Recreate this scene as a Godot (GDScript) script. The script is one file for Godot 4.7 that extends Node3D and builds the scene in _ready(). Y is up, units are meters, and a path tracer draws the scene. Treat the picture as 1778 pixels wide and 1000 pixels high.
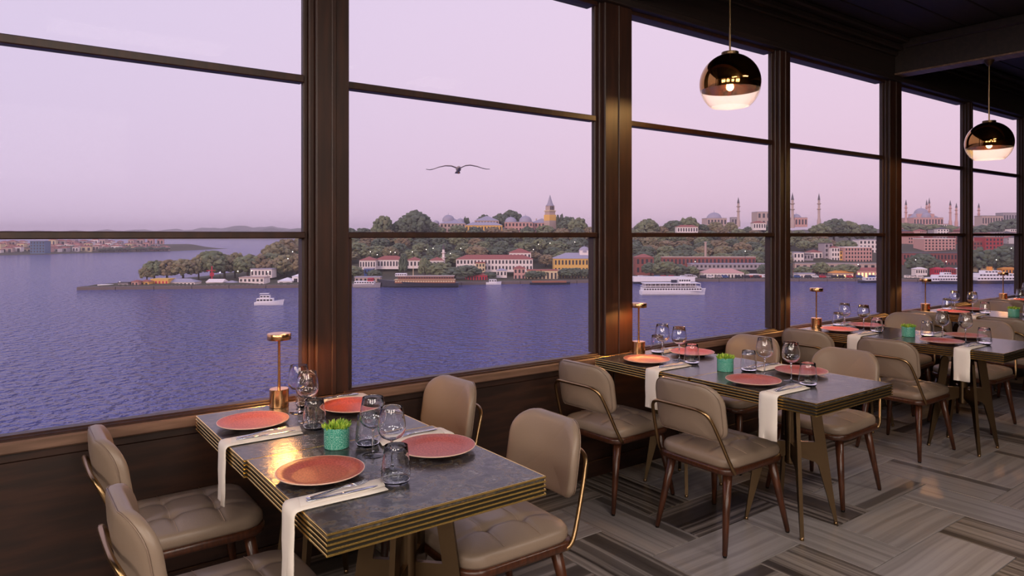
extends Node3D
# A window-side restaurant at dusk. Units are metres. The window wall runs along x at z = 0, the room lies at z > 0 and the strait at z < 0.

const EYE := Vector3(0, 1.49, 3.10)
const FOCAL := 1200.0      # in pixels of the 1778 x 1000 frame
const SEA := -33.5
var fw := Vector3(0.5927, 0, -0.8054)
var rt := Vector3(0.8054, 0, 0.5927)
var M := {}
var taken := {}
var rng := RandomNumberGenerator.new()
var unit_box := BoxMesh.new()

# ---------------------------------------------------------------- helpers: names and nodes
func numbered(called: String) -> String:
	var n: int = taken.get(called, 0)
	taken[called] = n + 1
	return called if n == 0 else "%s_%03d" % [called, n]

func tag(o: Node3D, label: String, category: String, group := "", kind := "") -> Node3D:
	if label: o.set_meta("label", label)
	if category: o.set_meta("category", category)
	if group: o.set_meta("group", group)
	if kind: o.set_meta("kind", kind)
	return o

func thing(called: String, label: String, category: String, at := Vector3.ZERO, turn := 0.0, group := "") -> Node3D:
	var o := Node3D.new()
	o.name = numbered(called)
	add_child(o)
	o.position = at
	o.rotation.y = turn
	tag(o, label, category, group)
	return o

func struct(called: String) -> Node3D:
	var o := Node3D.new()
	o.name = called
	add_child(o)
	o.set_meta("kind", "structure")
	return o

func part(parent: Node3D, called: String, mesh: Mesh, m: Material, xf := Transform3D()) -> MeshInstance3D:
	var o := MeshInstance3D.new()
	o.name = called
	o.mesh = mesh
	o.material_override = m
	o.transform = xf
	parent.add_child(o, true)
	return o

func bpart(parent: Node3D, called: String, m: Material, lo: Vector3, hi: Vector3, bevel := 0.0) -> MeshInstance3D:
	if bevel > 0.0:
		var st := begin()
		box(st, lo, hi, bevel)
		return part(parent, called, st.commit(), m)
	return part(parent, called, unit_box, m, Transform3D(Basis.from_scale(hi - lo), (lo + hi) / 2))

# ---------------------------------------------------------------- helpers: shapes (points run counter-clockwise seen from outside)
func begin() -> SurfaceTool:
	var st := SurfaceTool.new()
	st.begin(Mesh.PRIMITIVE_TRIANGLES)
	st.set_smooth_group(-1)
	return st

func fin(st: SurfaceTool) -> ArrayMesh:
	st.generate_normals()
	return st.commit()

func tri(st: SurfaceTool, a: Vector3, b: Vector3, c: Vector3) -> void:
	st.add_vertex(a); st.add_vertex(c); st.add_vertex(b)

func quad(st: SurfaceTool, a: Vector3, b: Vector3, c: Vector3, d: Vector3) -> void:
	tri(st, a, b, c); tri(st, a, c, d)

func fquad(st: SurfaceTool, a: Vector3, b: Vector3, c: Vector3, d: Vector3) -> void:
	# flat quad with its own normal, for boxes that are committed without generate_normals
	var n := (b - a).cross(c - a).normalized()
	for p in [a, c, b, a, d, c]:
		st.set_normal(n)
		st.add_vertex(p)

func ftri(st: SurfaceTool, a: Vector3, b: Vector3, c: Vector3) -> void:
	var n := (b - a).cross(c - a).normalized()
	for p in [a, c, b]:
		st.set_normal(n)
		st.add_vertex(p)

func box(st: SurfaceTool, lo: Vector3, hi: Vector3, e := 0.0) -> void:
	# box with chamfered edges, flat normals
	var c := (lo + hi) / 2
	var h := (hi - lo) / 2
	e = minf(e, minf(h.x, minf(h.y, h.z)) * 0.9)
	for axis in 3:
		for s: float in [-1.0, 1.0]:
			var u := (axis + 1) % 3
			var v := (axis + 2) % 3
			var p := []
			for k: Array in [[-1, -1], [1, -1], [1, 1], [-1, 1]]:
				var q := Vector3.ZERO
				q[axis] = s * h[axis]
				q[u] = k[0] * (h[u] - e)
				q[v] = k[1] * (h[v] - e)
				p.append(c + q)
			if s < 0: p.reverse()
			fquad(st, p[0], p[1], p[2], p[3])
	if e <= 0.0: return
	for axis in 3:   # edges along axis
		var u := (axis + 1) % 3
		var v := (axis + 2) % 3
		for su: float in [-1.0, 1.0]:
			for sv: float in [-1.0, 1.0]:
				var a := Vector3.ZERO
				var b := Vector3.ZERO
				a[u] = su * h[u]; a[v] = sv * (h[v] - e)
				b[u] = su * (h[u] - e); b[v] = sv * h[v]
				var l := Vector3.ZERO
				l[axis] = h[axis] - e
				var p := [c + a - l, c + b - l, c + b + l, c + a + l]
				if su * sv < 0: p = [p[3], p[2], p[1], p[0]]
				# order: outward for su*sv > 0 is a- , a+ , b+, b-  (checked by sign below)
				var n: Vector3 = (p[1] - p[0]).cross(p[2] - p[0])
				var outward := Vector3.ZERO
				outward[u] = su; outward[v] = sv
				if n.dot(outward) < 0: p.reverse()
				fquad(st, p[0], p[1], p[2], p[3])
	for sx: float in [-1.0, 1.0]:
		for sy: float in [-1.0, 1.0]:
			for sz: float in [-1.0, 1.0]:
				var a := c + Vector3(sx * h.x, sy * (h.y - e), sz * (h.z - e))
				var b := c + Vector3(sx * (h.x - e), sy * h.y, sz * (h.z - e))
				var d := c + Vector3(sx * (h.x - e), sy * (h.y - e), sz * h.z)
				if (b - a).cross(d - a).dot(Vector3(sx, sy, sz)) < 0: ftri(st, a, d, b)
				else: ftri(st, a, b, d)

func rings(st: SurfaceTool, R: Array, cap_a := true, cap_b := true, smooth := 1, uv := false) -> void:
	# skin over rings of equal size; ring points run counter-clockwise seen from the end of the stack
	var n: int = R[0].size()
	st.set_smooth_group(smooth)
	for k in R.size() - 1:
		for i in n:
			var j := (i + 1) % n
			quad(st, R[k][i], R[k][j], R[k + 1][j], R[k + 1][i])
	for e in 2:
		if (e == 0 and not cap_a) or (e == 1 and not cap_b): continue
		var ring: Array = R[0] if e == 0 else R[R.size() - 1]
		var mid := Vector3.ZERO
		for p: Vector3 in ring: mid += p / n
		for i in n:
			var j := (i + 1) % n
			if e == 0: tri(st, ring[j], ring[i], mid)
			else: tri(st, ring[i], ring[j], mid)

func lathe(st: SurfaceTool, prof: Array, seg := 24, at := Vector3.ZERO, sharp := 35.0) -> void:
	# prof: Vector2(radius, height); solid lies to the left of the way the profile runs up
	var sg := 1
	for k in prof.size() - 1:
		if k > 0:
			var a: Vector2 = (prof[k] - prof[k - 1]).normalized()
			var b: Vector2 = (prof[k + 1] - prof[k]).normalized()
			if absf(rad_to_deg(a.angle_to(b))) > sharp: sg += 1
		st.set_smooth_group(sg)
		for i in seg:
			var t0 := TAU * i / seg
			var t1 := TAU * (i + 1) / seg
			if i == seg - 1: t1 = 0.0
			var p0: Vector2 = prof[k]
			var p1: Vector2 = prof[k + 1]
			var a := at + Vector3(p0.x * cos(t0), p0.y, -p0.x * sin(t0))
			var b := at + Vector3(p0.x * cos(t1), p0.y, -p0.x * sin(t1))
			var c := at + Vector3(p1.x * cos(t1), p1.y, -p1.x * sin(t1))
			var d := at + Vector3(p1.x * cos(t0), p1.y, -p1.x * sin(t0))
			if p0.x < 1e-6: tri(st, a, c, d)
			elif p1.x < 1e-6: tri(st, a, b, d)
			else: quad(st, a, b, c, d)

func lathed(prof: Array, seg := 24, sharp := 35.0) -> ArrayMesh:
	var st := begin()
	lathe(st, prof, seg, Vector3.ZERO, sharp)
	return fin(st)

func ring_at(p: Vector3, dir: Vector3, r: float, n: int, side := Vector3.ZERO, flat := 1.0) -> Array:
	var d := dir.normalized()
	var a := side if side != Vector3.ZERO else (Vector3.RIGHT if absf(d.x) < 0.8 else Vector3.UP)
	var u := (a - d * a.dot(d)).normalized()
	var v := d.cross(u)
	var out := []
	for i in n:
		var t := TAU * i / n
		out.append(p + u * (r * cos(t)) + v * (r * flat * sin(t)))
	return out

func tube(st: SurfaceTool, pts: Array, r0: float, r1 := -1.0, n := 10, smooth := 1) -> void:
	if r1 < 0: r1 = r0
	var R := []
	var side := Vector3.ZERO
	for k in pts.size():
		var d: Vector3 = (pts[mini(k + 1, pts.size() - 1)] - pts[maxi(k - 1, 0)]).normalized()
		if k == 0: side = (Vector3.RIGHT if absf(d.x) < 0.8 else Vector3.UP)
		side = (side - d * side.dot(d)).normalized()
		R.append(ring_at(pts[k], d, lerpf(r0, r1, float(k) / maxf(1, pts.size() - 1)), n, side))
	rings(st, R, true, true, smooth)

func curve_through(pts: Array, per := 6) -> Array:
	# Catmull-Rom through the points
	var out := []
	for k in pts.size() - 1:
		var p0: Vector3 = pts[maxi(k - 1, 0)]
		var p1: Vector3 = pts[k]
		var p2: Vector3 = pts[k + 1]
		var p3: Vector3 = pts[mini(k + 2, pts.size() - 1)]
		for i in per:
			var t := float(i) / per
			out.append(0.5 * (2.0 * p1 + (p2 - p0) * t + (2.0 * p0 - 5.0 * p1 + 4.0 * p2 - p3) * t * t + (3.0 * p1 - p0 - 3.0 * p2 + p3) * t * t * t))
	out.append(pts[pts.size() - 1])
	return out

func prism(st: SurfaceTool, poly: Array, lo: float, hi: float, xf: Transform3D) -> void:
	# polygon (counter-clockwise in local x, y) extruded along local z
	var packed := PackedVector2Array(poly)
	var n := poly.size()
	for i in n:
		var a: Vector2 = poly[i]
		var b: Vector2 = poly[(i + 1) % n]
		fquad(st, xf * Vector3(a.x, a.y, hi), xf * Vector3(a.x, a.y, lo), xf * Vector3(b.x, b.y, lo), xf * Vector3(b.x, b.y, hi))
	var t := Geometry2D.triangulate_polygon(packed)
	for k in range(0, t.size(), 3):
		var p := [packed[t[k]], packed[t[k + 1]], packed[t[k + 2]]]
		if (p[1] - p[0]).cross(p[2] - p[0]) < 0: p.reverse()
		ftri(st, xf * Vector3(p[0].x, p[0].y, hi), xf * Vector3(p[1].x, p[1].y, hi), xf * Vector3(p[2].x, p[2].y, hi))
		ftri(st, xf * Vector3(p[0].x, p[0].y, lo), xf * Vector3(p[2].x, p[2].y, lo), xf * Vector3(p[1].x, p[1].y, lo))

# ---------------------------------------------------------------- helpers: materials
func mat(key: String, r: int, g: int, b: int, rough := 0.7, metal := 0.0) -> StandardMaterial3D:
	var m := StandardMaterial3D.new()
	m.resource_name = key
	m.albedo_color = Color8(r, g, b)
	m.roughness = rough
	m.metallic = metal
	M[key] = m
	return m

func glow(key: String, r: int, g: int, b: int, energy: float) -> StandardMaterial3D:
	var m := mat(key, r, g, b, 0.5)
	m.emission_enabled = true
	m.emission = Color8(r, g, b)
	m.emission_energy_multiplier = energy
	return m

func noise_tex(freq: float, oct: int, size := 512, ramp: Array = [], kind := FastNoiseLite.TYPE_SIMPLEX_SMOOTH, sd := 1) -> NoiseTexture2D:
	var n := FastNoiseLite.new()
	n.noise_type = kind
	n.frequency = freq
	n.fractal_octaves = oct
	n.seed = sd
	var t := NoiseTexture2D.new()
	t.width = size; t.height = size
	t.seamless = true
	t.noise = n
	if ramp.size():
		var gr := Gradient.new()
		gr.offsets = PackedFloat32Array(ramp.map(func(x): return x[0]))
		gr.colors = PackedColorArray(ramp.map(func(x): return x[1]))
		t.color_ramp = gr
	return t

func bump(m: StandardMaterial3D, tex: Texture2D, cm: float, scale: float, in_world := false) -> void:
	m.heightmap_enabled = true
	m.heightmap_texture = tex
	m.heightmap_scale = cm
	m.uv1_triplanar = true
	m.uv1_world_triplanar = in_world
	m.uv1_scale = Vector3.ONE * scale

func wood(key: String, a: Color, b: Color, rough: float, scale: Vector3, sd := 3) -> StandardMaterial3D:
	var m := mat(key, 255, 255, 255, rough)
	m.albedo_texture = noise_tex(0.012, 4, 512, [[0.25, a], [0.5, a.lerp(b, 0.45)], [0.75, b]], FastNoiseLite.TYPE_SIMPLEX_SMOOTH, sd)
	m.uv1_triplanar = true
	m.uv1_scale = scale
	return m

func make_materials() -> void:
	var fine := noise_tex(0.09, 3, 512)
	wood("frame_wood", Color8(46, 24, 16), Color8(62, 34, 23), 0.46, Vector3(3, 0.35, 3))
	wood("panel_wood", Color8(36, 19, 13), Color8(54, 30, 20), 0.52, Vector3(0.35, 3, 3), 8)
	wood("sill_wood", Color8(104, 78, 64), Color8(128, 98, 82), 0.45, Vector3(0.4, 4, 4), 5)
	wood("ceiling_wood", Color8(38, 27, 24), Color8(48, 34, 30), 0.55, Vector3(0.3, 3, 3), 6)
	wood("walnut", Color8(58, 31, 20), Color8(90, 50, 32), 0.28, Vector3(8, 1.2, 8), 9)
	var l := mat("leather", 140, 120, 104, 0.40)
	bump(l, noise_tex(0.06, 3, 512, [], FastNoiseLite.TYPE_CELLULAR), 0.025, 5.0)
	mat("stitch", 176, 150, 130, 0.7)
	mat("welt", 132, 110, 95, 0.5)
	mat("brass", 158, 128, 92, 0.28, 1.0)
	mat("brass_bright", 240, 204, 120, 0.2, 1.0)
	mat("bronze", 104, 84, 62, 0.34, 1.0)
	mat("copper", 226, 172, 120, 0.24, 1.0)
	mat("core", 26, 22, 20, 0.5)
	var s := mat("slate", 255, 255, 255, 0.25)
	s.albedo_texture = noise_tex(0.010, 6, 1024, [[0.15, Color8(38, 37, 40)], [0.40, Color8(60, 58, 60)], [0.50, Color8(76, 74, 74)], [0.60, Color8(92, 78, 62)], [0.68, Color8(56, 55, 58)], [0.85, Color8(104, 100, 98)]], FastNoiseLite.TYPE_SIMPLEX_SMOOTH, 12)
	bump(s, noise_tex(0.05, 4, 512, [], FastNoiseLite.TYPE_SIMPLEX_SMOOTH, 4), 0.06, 1.1, true)
	var pl := mat("coral_glaze", 255, 255, 255, 0.38)
	pl.albedo_texture = noise_tex(0.05, 5, 512, [[0.2, Color8(150, 58, 40)], [0.5, Color8(178, 77, 55)], [0.8, Color8(194, 96, 74)]], FastNoiseLite.TYPE_SIMPLEX_SMOOTH, 21)
	bump(pl, fine, 0.04, 4.0)
	mat("plate_rim", 226, 186, 168, 0.3)
	mat("plate_foot", 96, 60, 56, 0.4)
	var li := mat("linen", 236, 224, 214, 0.85)
	bump(li, fine, 0.02, 9.0)
	mat("steel", 205, 207, 214, 0.16, 1.0)
	var po := mat("teal_glaze", 255, 255, 255, 0.25)
	po.albedo_texture = noise_tex(0.05, 1, 512, [[0.0, Color8(206, 230, 220)], [0.13, Color8(190, 222, 210)], [0.22, Color8(78, 164, 142)], [0.6, Color8(62, 148, 128)], [1.0, Color8(46, 126, 108)]], FastNoiseLite.TYPE_CELLULAR, 31)
	po.uv1_triplanar = true
	po.uv1_scale = Vector3.ONE * 8.0
	mat("soil", 60, 46, 34, 0.95)
	var lf := mat("leaf", 255, 255, 255, 0.5)
	lf.vertex_color_use_as_albedo = true
	var g := mat("glass", 250, 252, 255, 0.0)
	g.albedo_color.a = 0.03
	g.transparency = BaseMaterial3D.TRANSPARENCY_ALPHA
	var gs := mat("glass_solid", 250, 252, 255, 0.0)
	gs.albedo_color.a = 0.0
	gs.refraction_enabled = true
	gs.refraction_scale = 0.05
	var p := mat("pane", 250, 250, 255, 0.0)
	p.albedo_color.a = 0.01
	p.transparency = BaseMaterial3D.TRANSPARENCY_ALPHA
	p.metallic_specular = 0.06
	mat("smoked_mirror", 172, 120, 66, 0.06, 1.0)
	glow("bulb", 255, 214, 140, 18.0)
	glow("lamp_diffuser", 255, 206, 140, 5.0)
	glow("added_light_diffuser", 255, 240, 224, 2.0)  # glow of the added ceiling lights and wall panels
	mat("black_metal", 34, 30, 28, 0.4, 0.6)
	mat("grout", 24, 20, 18, 0.9)
	make_tiles()
	# outdoors
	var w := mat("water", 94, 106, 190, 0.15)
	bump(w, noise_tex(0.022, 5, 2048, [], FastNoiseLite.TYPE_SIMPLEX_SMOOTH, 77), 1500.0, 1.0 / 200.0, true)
	mat("earth", 74, 70, 48, 0.95)
	mat("quay_stone", 112, 98, 94, 0.9)
	mat("white_wall", 240, 228, 220, 0.8)
	mat("cream_wall", 222, 200, 158, 0.8)
	mat("yellow_wall", 226, 182, 96, 0.8)
	mat("grey_wall", 168, 158, 160, 0.8)
	mat("pink_wall", 206, 158, 146, 0.8)
	mat("brick_wall", 140, 80, 72, 0.85)
	mat("red_wall", 168, 62, 62, 0.8)
	mat("stone_wall", 192, 168, 156, 0.85)
	mat("red_roof", 158, 92, 82, 0.85)
	mat("lead_roof", 164, 158, 172, 0.6)
	mat("dark_roof", 88, 80, 84, 0.8)
	mat("window_dark", 56, 52, 60, 0.25)
	mat("blue_glass", 78, 106, 136, 0.2)
	mat("boat_white", 236, 232, 232, 0.5)
	mat("hull_navy", 38, 38, 58, 0.5)
	mat("hull_wood", 150, 92, 66, 0.7)
	mat("canvas_red", 196, 44, 66, 0.7)
	mat("canvas_orange", 224, 150, 64, 0.7)
	mat("canvas_blue", 60, 90, 150, 0.7)
	mat("floodlight_tint", 240, 188, 98, 0.8)  # floodlight on the walls, put into a plain yellow colour
	glow("lit_window", 255, 214, 150, 1.2)
	glow("street_lamp_glow", 255, 240, 225, 1.6)
	mat("bark", 70, 56, 46, 0.9)
	for k: Array in [["foliage_green", 120, 126, 92], ["foliage_olive", 136, 128, 94], ["foliage_dark", 96, 106, 86], ["foliage_russet", 138, 122, 92]]:
		var f := mat(k[0], k[1], k[2], k[3], 0.9)
		f.vertex_color_use_as_albedo = true
	mat("far_hill", 74, 80, 58, 0.95)
	var fe := mat("feather", 255, 255, 255, 0.8)
	fe.vertex_color_use_as_albedo = true

func make_tiles() -> void:
	# striped marble: light greige with brown veins that run along the tile; each variant has its own bands
	var n := FastNoiseLite.new()
	n.noise_type = FastNoiseLite.TYPE_SIMPLEX_SMOOTH
	n.fractal_octaves = 4
	var light := [Color8(150, 142, 140), Color8(146, 137, 133), Color8(142, 131, 124), Color8(144, 134, 128), Color8(140, 129, 122), Color8(156, 148, 147), Color8(136, 124, 117), Color8(144, 133, 126), Color8(140, 128, 121), Color8(150, 141, 137)]
	var dark := Color8(38, 31, 27)
	var bands := [[], [[0.85, 0.10, 0.7]], [[0.14, 0.13, 1.0]], [[0.4, 0.10, 0.6], [0.7, 0.16, 0.85]], [[0.2, 0.05, 0.7], [0.5, 0.07, 0.6], [0.82, 0.06, 0.75]], [[0.3, 0.04, 0.25]], [[0.62, 0.2, 0.9], [0.15, 0.06, 0.5]], [[0.9, 0.09, 1.0], [0.3, 0.05, 0.4]], [[0.1, 0.06, 0.8], [0.33, 0.05, 0.7], [0.6, 0.05, 0.6]], [[0.5, 0.03, 0.35]]]
	var streak := [0.22, 0.4, 0.6, 0.8, 0.9, 0.2, 0.95, 0.6, 0.9, 0.32]
	M["tiles"] = []
	for k in 10:
		n.seed = 100 + k
		var im := Image.create(192, 96, false, Image.FORMAT_RGB8)
		for y in 96:
			for x in 192:
				var u := x / 192.0
				var v := y / 96.0
				var warp := 0.05 * n.get_noise_2d(u * 60.0, v * 40.0)
				var s := 0.5 + 0.5 * n.get_noise_2d(u * 14.0, (v + warp) * 700.0)
				var veins := clampf((0.5 + 0.5 * n.get_noise_2d(u * 22.0 + 900.0, (v + warp) * 1500.0)) * 1.6 - 0.75, 0.0, 1.0)
				var d: float = 0.12 + streak[k] * (0.85 * smoothstep(0.42, 0.74, s) + 0.8 * veins)
				for b: Array in bands[k]:
					var q: float = absf(v + warp * 0.8 - b[0]) / b[1]
					d = maxf(d, b[2] * (1.0 - smoothstep(0.65, 1.05, q + 0.35 * (s - 0.5))) * (0.8 + 0.3 * s))
				im.set_pixel(x, y, light[k].lerp(dark, clampf(d - 0.12, 0.0, 1.0)))
		var m := mat("tile_%d" % k, 255, 255, 255, 0.33)
		m.albedo_texture = ImageTexture.create_from_image(im)
		M.tiles.append(m)

# ---------------------------------------------------------------- sky
func sky_image() -> Image:
	var im := Image.create(256, 128, false, Image.FORMAT_RGBF)
	for y in 128:
		var el := (0.5 - (y + 0.5) / 128.0) * PI
		for x in 256:
			var az := (x + 0.5) / 256.0 * TAU                          # 0 is -z, straight out of the windows
			var pink := 0.5 + 0.5 * cos(az - deg_to_rad(112.0))     # the afterglow lies past the mosques
			var low := exp(-maxf(el, 0.0) / 0.22)
			var up := Color8(208, 200, 232).srgb_to_linear().lerp(Color8(240, 217, 240).srgb_to_linear(), pink)
			var hor := Color8(208, 194, 226).srgb_to_linear().lerp(Color8(232, 190, 204).srgb_to_linear(), pink)
			var zen := Color8(168, 172, 226).srgb_to_linear()
			im.set_pixel(x, y, up.lerp(hor, low).lerp(zen, smoothstep(0.25, 1.3, el)))
	return im

# ================================================================ the scene
func _ready() -> void:
	rng.seed = 7
	var cam := Camera3D.new()
	cam.name = "camera"
	cam.projection = Camera3D.PROJECTION_FRUSTUM
	cam.near = 0.05
	cam.far = 30000.0
	cam.size = 1000.0 / FOCAL * cam.near
	cam.frustum_offset = Vector2(0, -93.0 / FOCAL * cam.near)
	add_child(cam)
	cam.position = EYE
	cam.basis = Basis(rt, Vector3.UP, -fw)
	cam.current = true
	var we := WorldEnvironment.new()
	we.name = "world"
	var env := Environment.new()
	env.background_mode = Environment.BG_SKY
	var sky := Sky.new()
	var sm := PanoramaSkyMaterial.new()
	sm.panorama = ImageTexture.create_from_image(sky_image())
	sky.sky_material = sm
	env.sky = sky
	env.tonemap_mode = Environment.TONE_MAPPER_LINEAR
	env.tonemap_exposure = 1.06
	env.sdfgi_enabled = true
	env.ssao_enabled = true
	env.ssil_enabled = true
	env.volumetric_fog_enabled = true
	env.volumetric_fog_density = 0.0
	we.environment = env
	add_child(we)
	var sun := DirectionalLight3D.new()      # the last low light, from behind the building onto the far shore
	sun.name = "afterglow"
	sun.light_color = Color8(255, 218, 204)
	sun.light_energy = 0.5
	sun.light_angular_distance = 24.0
	sun.shadow_enabled = true
	sun.sky_mode = DirectionalLight3D.SKY_MODE_LIGHT_ONLY
	add_child(sun)
	sun.look_at_from_position(Vector3.ZERO, fw * 0.8 + rt * 0.5 + Vector3.DOWN * 0.3)
	make_materials()
	for x: float in [-1.6, 1.0, 3.6]:
		added_ceiling_light(Vector3(x, 3.285, 3.7))
	for a: Array in [[Vector3(-4.19, 2.6, 2.3), PI / 2], [Vector3(-4.19, 2.6, 4.9), PI / 2], [Vector3(-2.6, 2.6, 6.99), PI], [Vector3(0.4, 2.6, 6.99), PI]]:
		added_wall_light(a[0], a[1])
	room()
	floor_tiles()
	furniture()
	outdoors()

func added_ceiling_light(at: Vector3) -> void:  # unseen light, added above the aisle to brighten the room
	var t := thing("added_ceiling_light", "added long ceiling light with white diffuser, unseen above the aisle", "ceiling light", at, 0, "added ceiling lights above the aisle")
	bpart(t, "housing", M.black_metal, Vector3(-0.75, -0.03, -0.3), Vector3(0.75, 0.015, 0.3), 0.006)
	bpart(t, "diffuser", M.added_light_diffuser, Vector3(-0.71, -0.036, -0.26), Vector3(0.71, -0.029, 0.26))
	var l := AreaLight3D.new()
	l.name = "added_ceiling_source"
	l.area_size = Vector2(1.42, 0.52)
	l.light_color = Color8(255, 242, 230)
	l.light_energy = 4.8
	l.area_range = 30.0
	l.shadow_enabled = true
	t.add_child(l)
	l.position = Vector3(0, -0.045, 0)
	l.rotation.x = -PI / 2

func added_wall_light(at: Vector3, turn: float) -> void:
	# unseen light panel, added behind the camera to brighten seats and tables
	var t := thing("added_wall_light", "added white light panel in a bronze frame, unseen behind the aisle", "added light", at, turn, "added light panels behind the aisle")
	bpart(t, "frame", M.bronze, Vector3(-0.95, -0.5, -0.02), Vector3(0.95, 0.5, 0.035), 0.01)
	bpart(t, "diffuser", M.added_light_diffuser, Vector3(-0.9, -0.45, 0.03), Vector3(0.9, 0.45, 0.042))
	var l := AreaLight3D.new()
	l.name = "added_wall_source"
	l.area_size = Vector2(1.8, 0.9)
	l.light_color = Color8(255, 241, 229)
	l.light_energy = 5.8
	l.area_range = 30.0
	l.shadow_enabled = true
	t.add_child(l)
	l.position = Vector3(0, 0, 0.055)
	l.rotation.y = PI

# ---------------------------------------------------------------- the room
const GLASS_Z := -0.08
const FRONT_Z := -0.02
const PX0 := [-1.02, 1.124, 2.971, 4.863, 6.655, 8.463, 10.13, 11.9, 13.7]     # where each post meets the pane before it
const PX1 := [-0.80, 1.332, 3.257, 5.054, 6.936, 8.605, 10.36, 12.1, 13.9]     # its other side
const CEIL := 3.30

func room() -> void:
	# wall below the windows: boarded panels between stiles
	var w := struct("wall_window")
	bpart(w, "backing", M.panel_wood, Vector3(-4.2, -0.02, -0.30), Vector3(15, 0.66, -0.045))
	var edges := [-4.2, -2.6, -0.9, 1.22, 3.1, 4.95, 6.8, 8.5, 10.2, 12.0, 15.0]
	for k in edges.size() - 1:
		bpart(w, "panel", M.panel_wood, Vector3(edges[k] + 0.004, 0.10, -0.045), Vector3(edges[k + 1] - 0.004, 0.655, -0.028), 0.003)
	var h := struct("wall_header")
	bpart(h, "fascia", M.ceiling_wood, Vector3(-4.2, 2.955, -0.12), Vector3(15, CEIL + 0.12, 0.0))
	bpart(h, "fascia_lip", M.ceiling_wood, Vector3(-4.2, 2.935, -0.12), Vector3(15, 2.98, 0.018), 0.006)
	var bb := struct("baseboard_window")
	bpart(bb, "board", M.panel_wood, Vector3(-4.2, 0.0, -0.045), Vector3(15, 0.10, -0.018), 0.004)
	var s := struct("trim_1")
	bpart(s, "sill_board", M.sill_wood, Vector3(-4.2, 0.69, -0.10), Vector3(15, 0.735, 0.0), 0.006)
	bpart(s, "sill_bed", M.panel_wood, Vector3(-4.2, 0.655, -0.10), Vector3(15, 0.69, -0.02), 0.004)
	# cornice: two steps out from the fascia up to the boards
	var c := struct("trim_2")
	bpart(c, "cornice_lower", M.ceiling_wood, Vector3(-4.2, 3.16, -0.02), Vector3(15, 3.20, 0.035), 0.008)
	bpart(c, "cornice_middle", M.ceiling_wood, Vector3(-4.2, 3.20, -0.02), Vector3(15, 3.255, 0.085), 0.012)
	bpart(c, "cornice_upper", M.ceiling_wood, Vector3(-4.2, 3.255, -0.02), Vector3(15, CEIL, 0.15), 0.012)
	# windows: three panes each, the lowest in a sash of its own
	for k in PX0.size() - 1:
		var o := struct("window_%d" % (k + 1))
		var x0: float = PX1[k] - 0.03
		var x1: float = PX0[k + 1] + 0.002
		window(o, x0, x1)
	bpart(struct("wall_left"), "boarding", M.panel_wood, Vector3(-4.4, 0, -0.3), Vector3(-4.2, CEIL + 0.1, 7.2))
	bpart(struct("wall_right"), "boarding", M.panel_wood, Vector3(15, 0, -0.3), Vector3(15.2, CEIL + 0.1, 7.2))
	bpart(struct("wall_back"), "boarding", M.panel_wood, Vector3(-4.4, 0, 7.0), Vector3(15.2, CEIL + 0.1, 7.2))
	var e := struct("wall_window_end")
	bpart(e, "boarding", M.panel_wood, Vector3(-4.2, 0.7, -0.3), Vector3(-1.02, 2.96, -0.04))
	bpart(e, "boarding", M.panel_wood, Vector3(13.85, 0.7, -0.3), Vector3(15.0, 2.96, -0.04))
	# posts
	for k in PX0.size():
		var o := struct("trim_%d" % (k + 3))
		var a: float = PX0[k] + 0.045
		var b: float = PX1[k]
		bpart(o, "post", M.frame_wood, Vector3(a, 0.735, -0.10), Vector3(b, 2.96, FRONT_Z), 0.006)
		bpart(o, "stop_bead", M.frame_wood, Vector3(PX0[k] + 0.020, 0.735, -0.10), Vector3(a + 0.002, 2.96, -0.045), 0.005)
		bpart(o, "stop_bead", M.frame_wood, Vector3(PX0[k], 0.735, -0.10), Vector3(PX0[k] + 0.022, 2.96, -0.066), 0.005)
		var mid := lerpf(a, b, 0.52)
		bpart(o, "cover_strip", M.frame_wood, Vector3(mid - 0.012, 0.735, FRONT_Z - 0.01), Vector3(mid + 0.012, 2.955, FRONT_Z + 0.008), 0.004)
	# ceiling: boards along the wall, beams across
	var ce := struct("ceiling")
	bpart(ce, "deck", M.ceiling_wood, Vector3(-4.4, CEIL + 0.018, -0.3), Vector3(15.2, CEIL + 0.14, 7.2))
	var bx := [-4.2, -0.32, 3.03, 6.74, 10.2, 15.0]
	for k in bx.size() - 1:
		for j in 24:
			var z0 := 0.02 + j * 0.29
			bpart(ce, "board", M.ceiling_wood, Vector3(bx[k] + (0.16 if k else 0.0), CEIL, z0), Vector3(bx[k + 1], CEIL + 0.02, z0 + 0.282), 0.005)
	for k in range(1, bx.size() - 1):
		var o := struct("trim_%d" % (k + 11))
		bpart(o, "beam", M.ceiling_wood, Vector3(bx[k], 3.0, 0.0), Vector3(bx[k] + 0.16, CEIL + 0.02, 7.0), 0.006)
		bpart(o, "beam_soffit", M.sill_wood, Vector3(bx[k] - 0.004, 2.985, 0.0), Vector3(bx[k] + 0.164, 3.003, 7.0), 0.003)
		bpart(o, "beam_moulding", M.ceiling_wood, Vector3(bx[k] - 0.03, 3.22, 0.0), Vector3(bx[k] + 0.19, CEIL, 7.0), 0.012)

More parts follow.
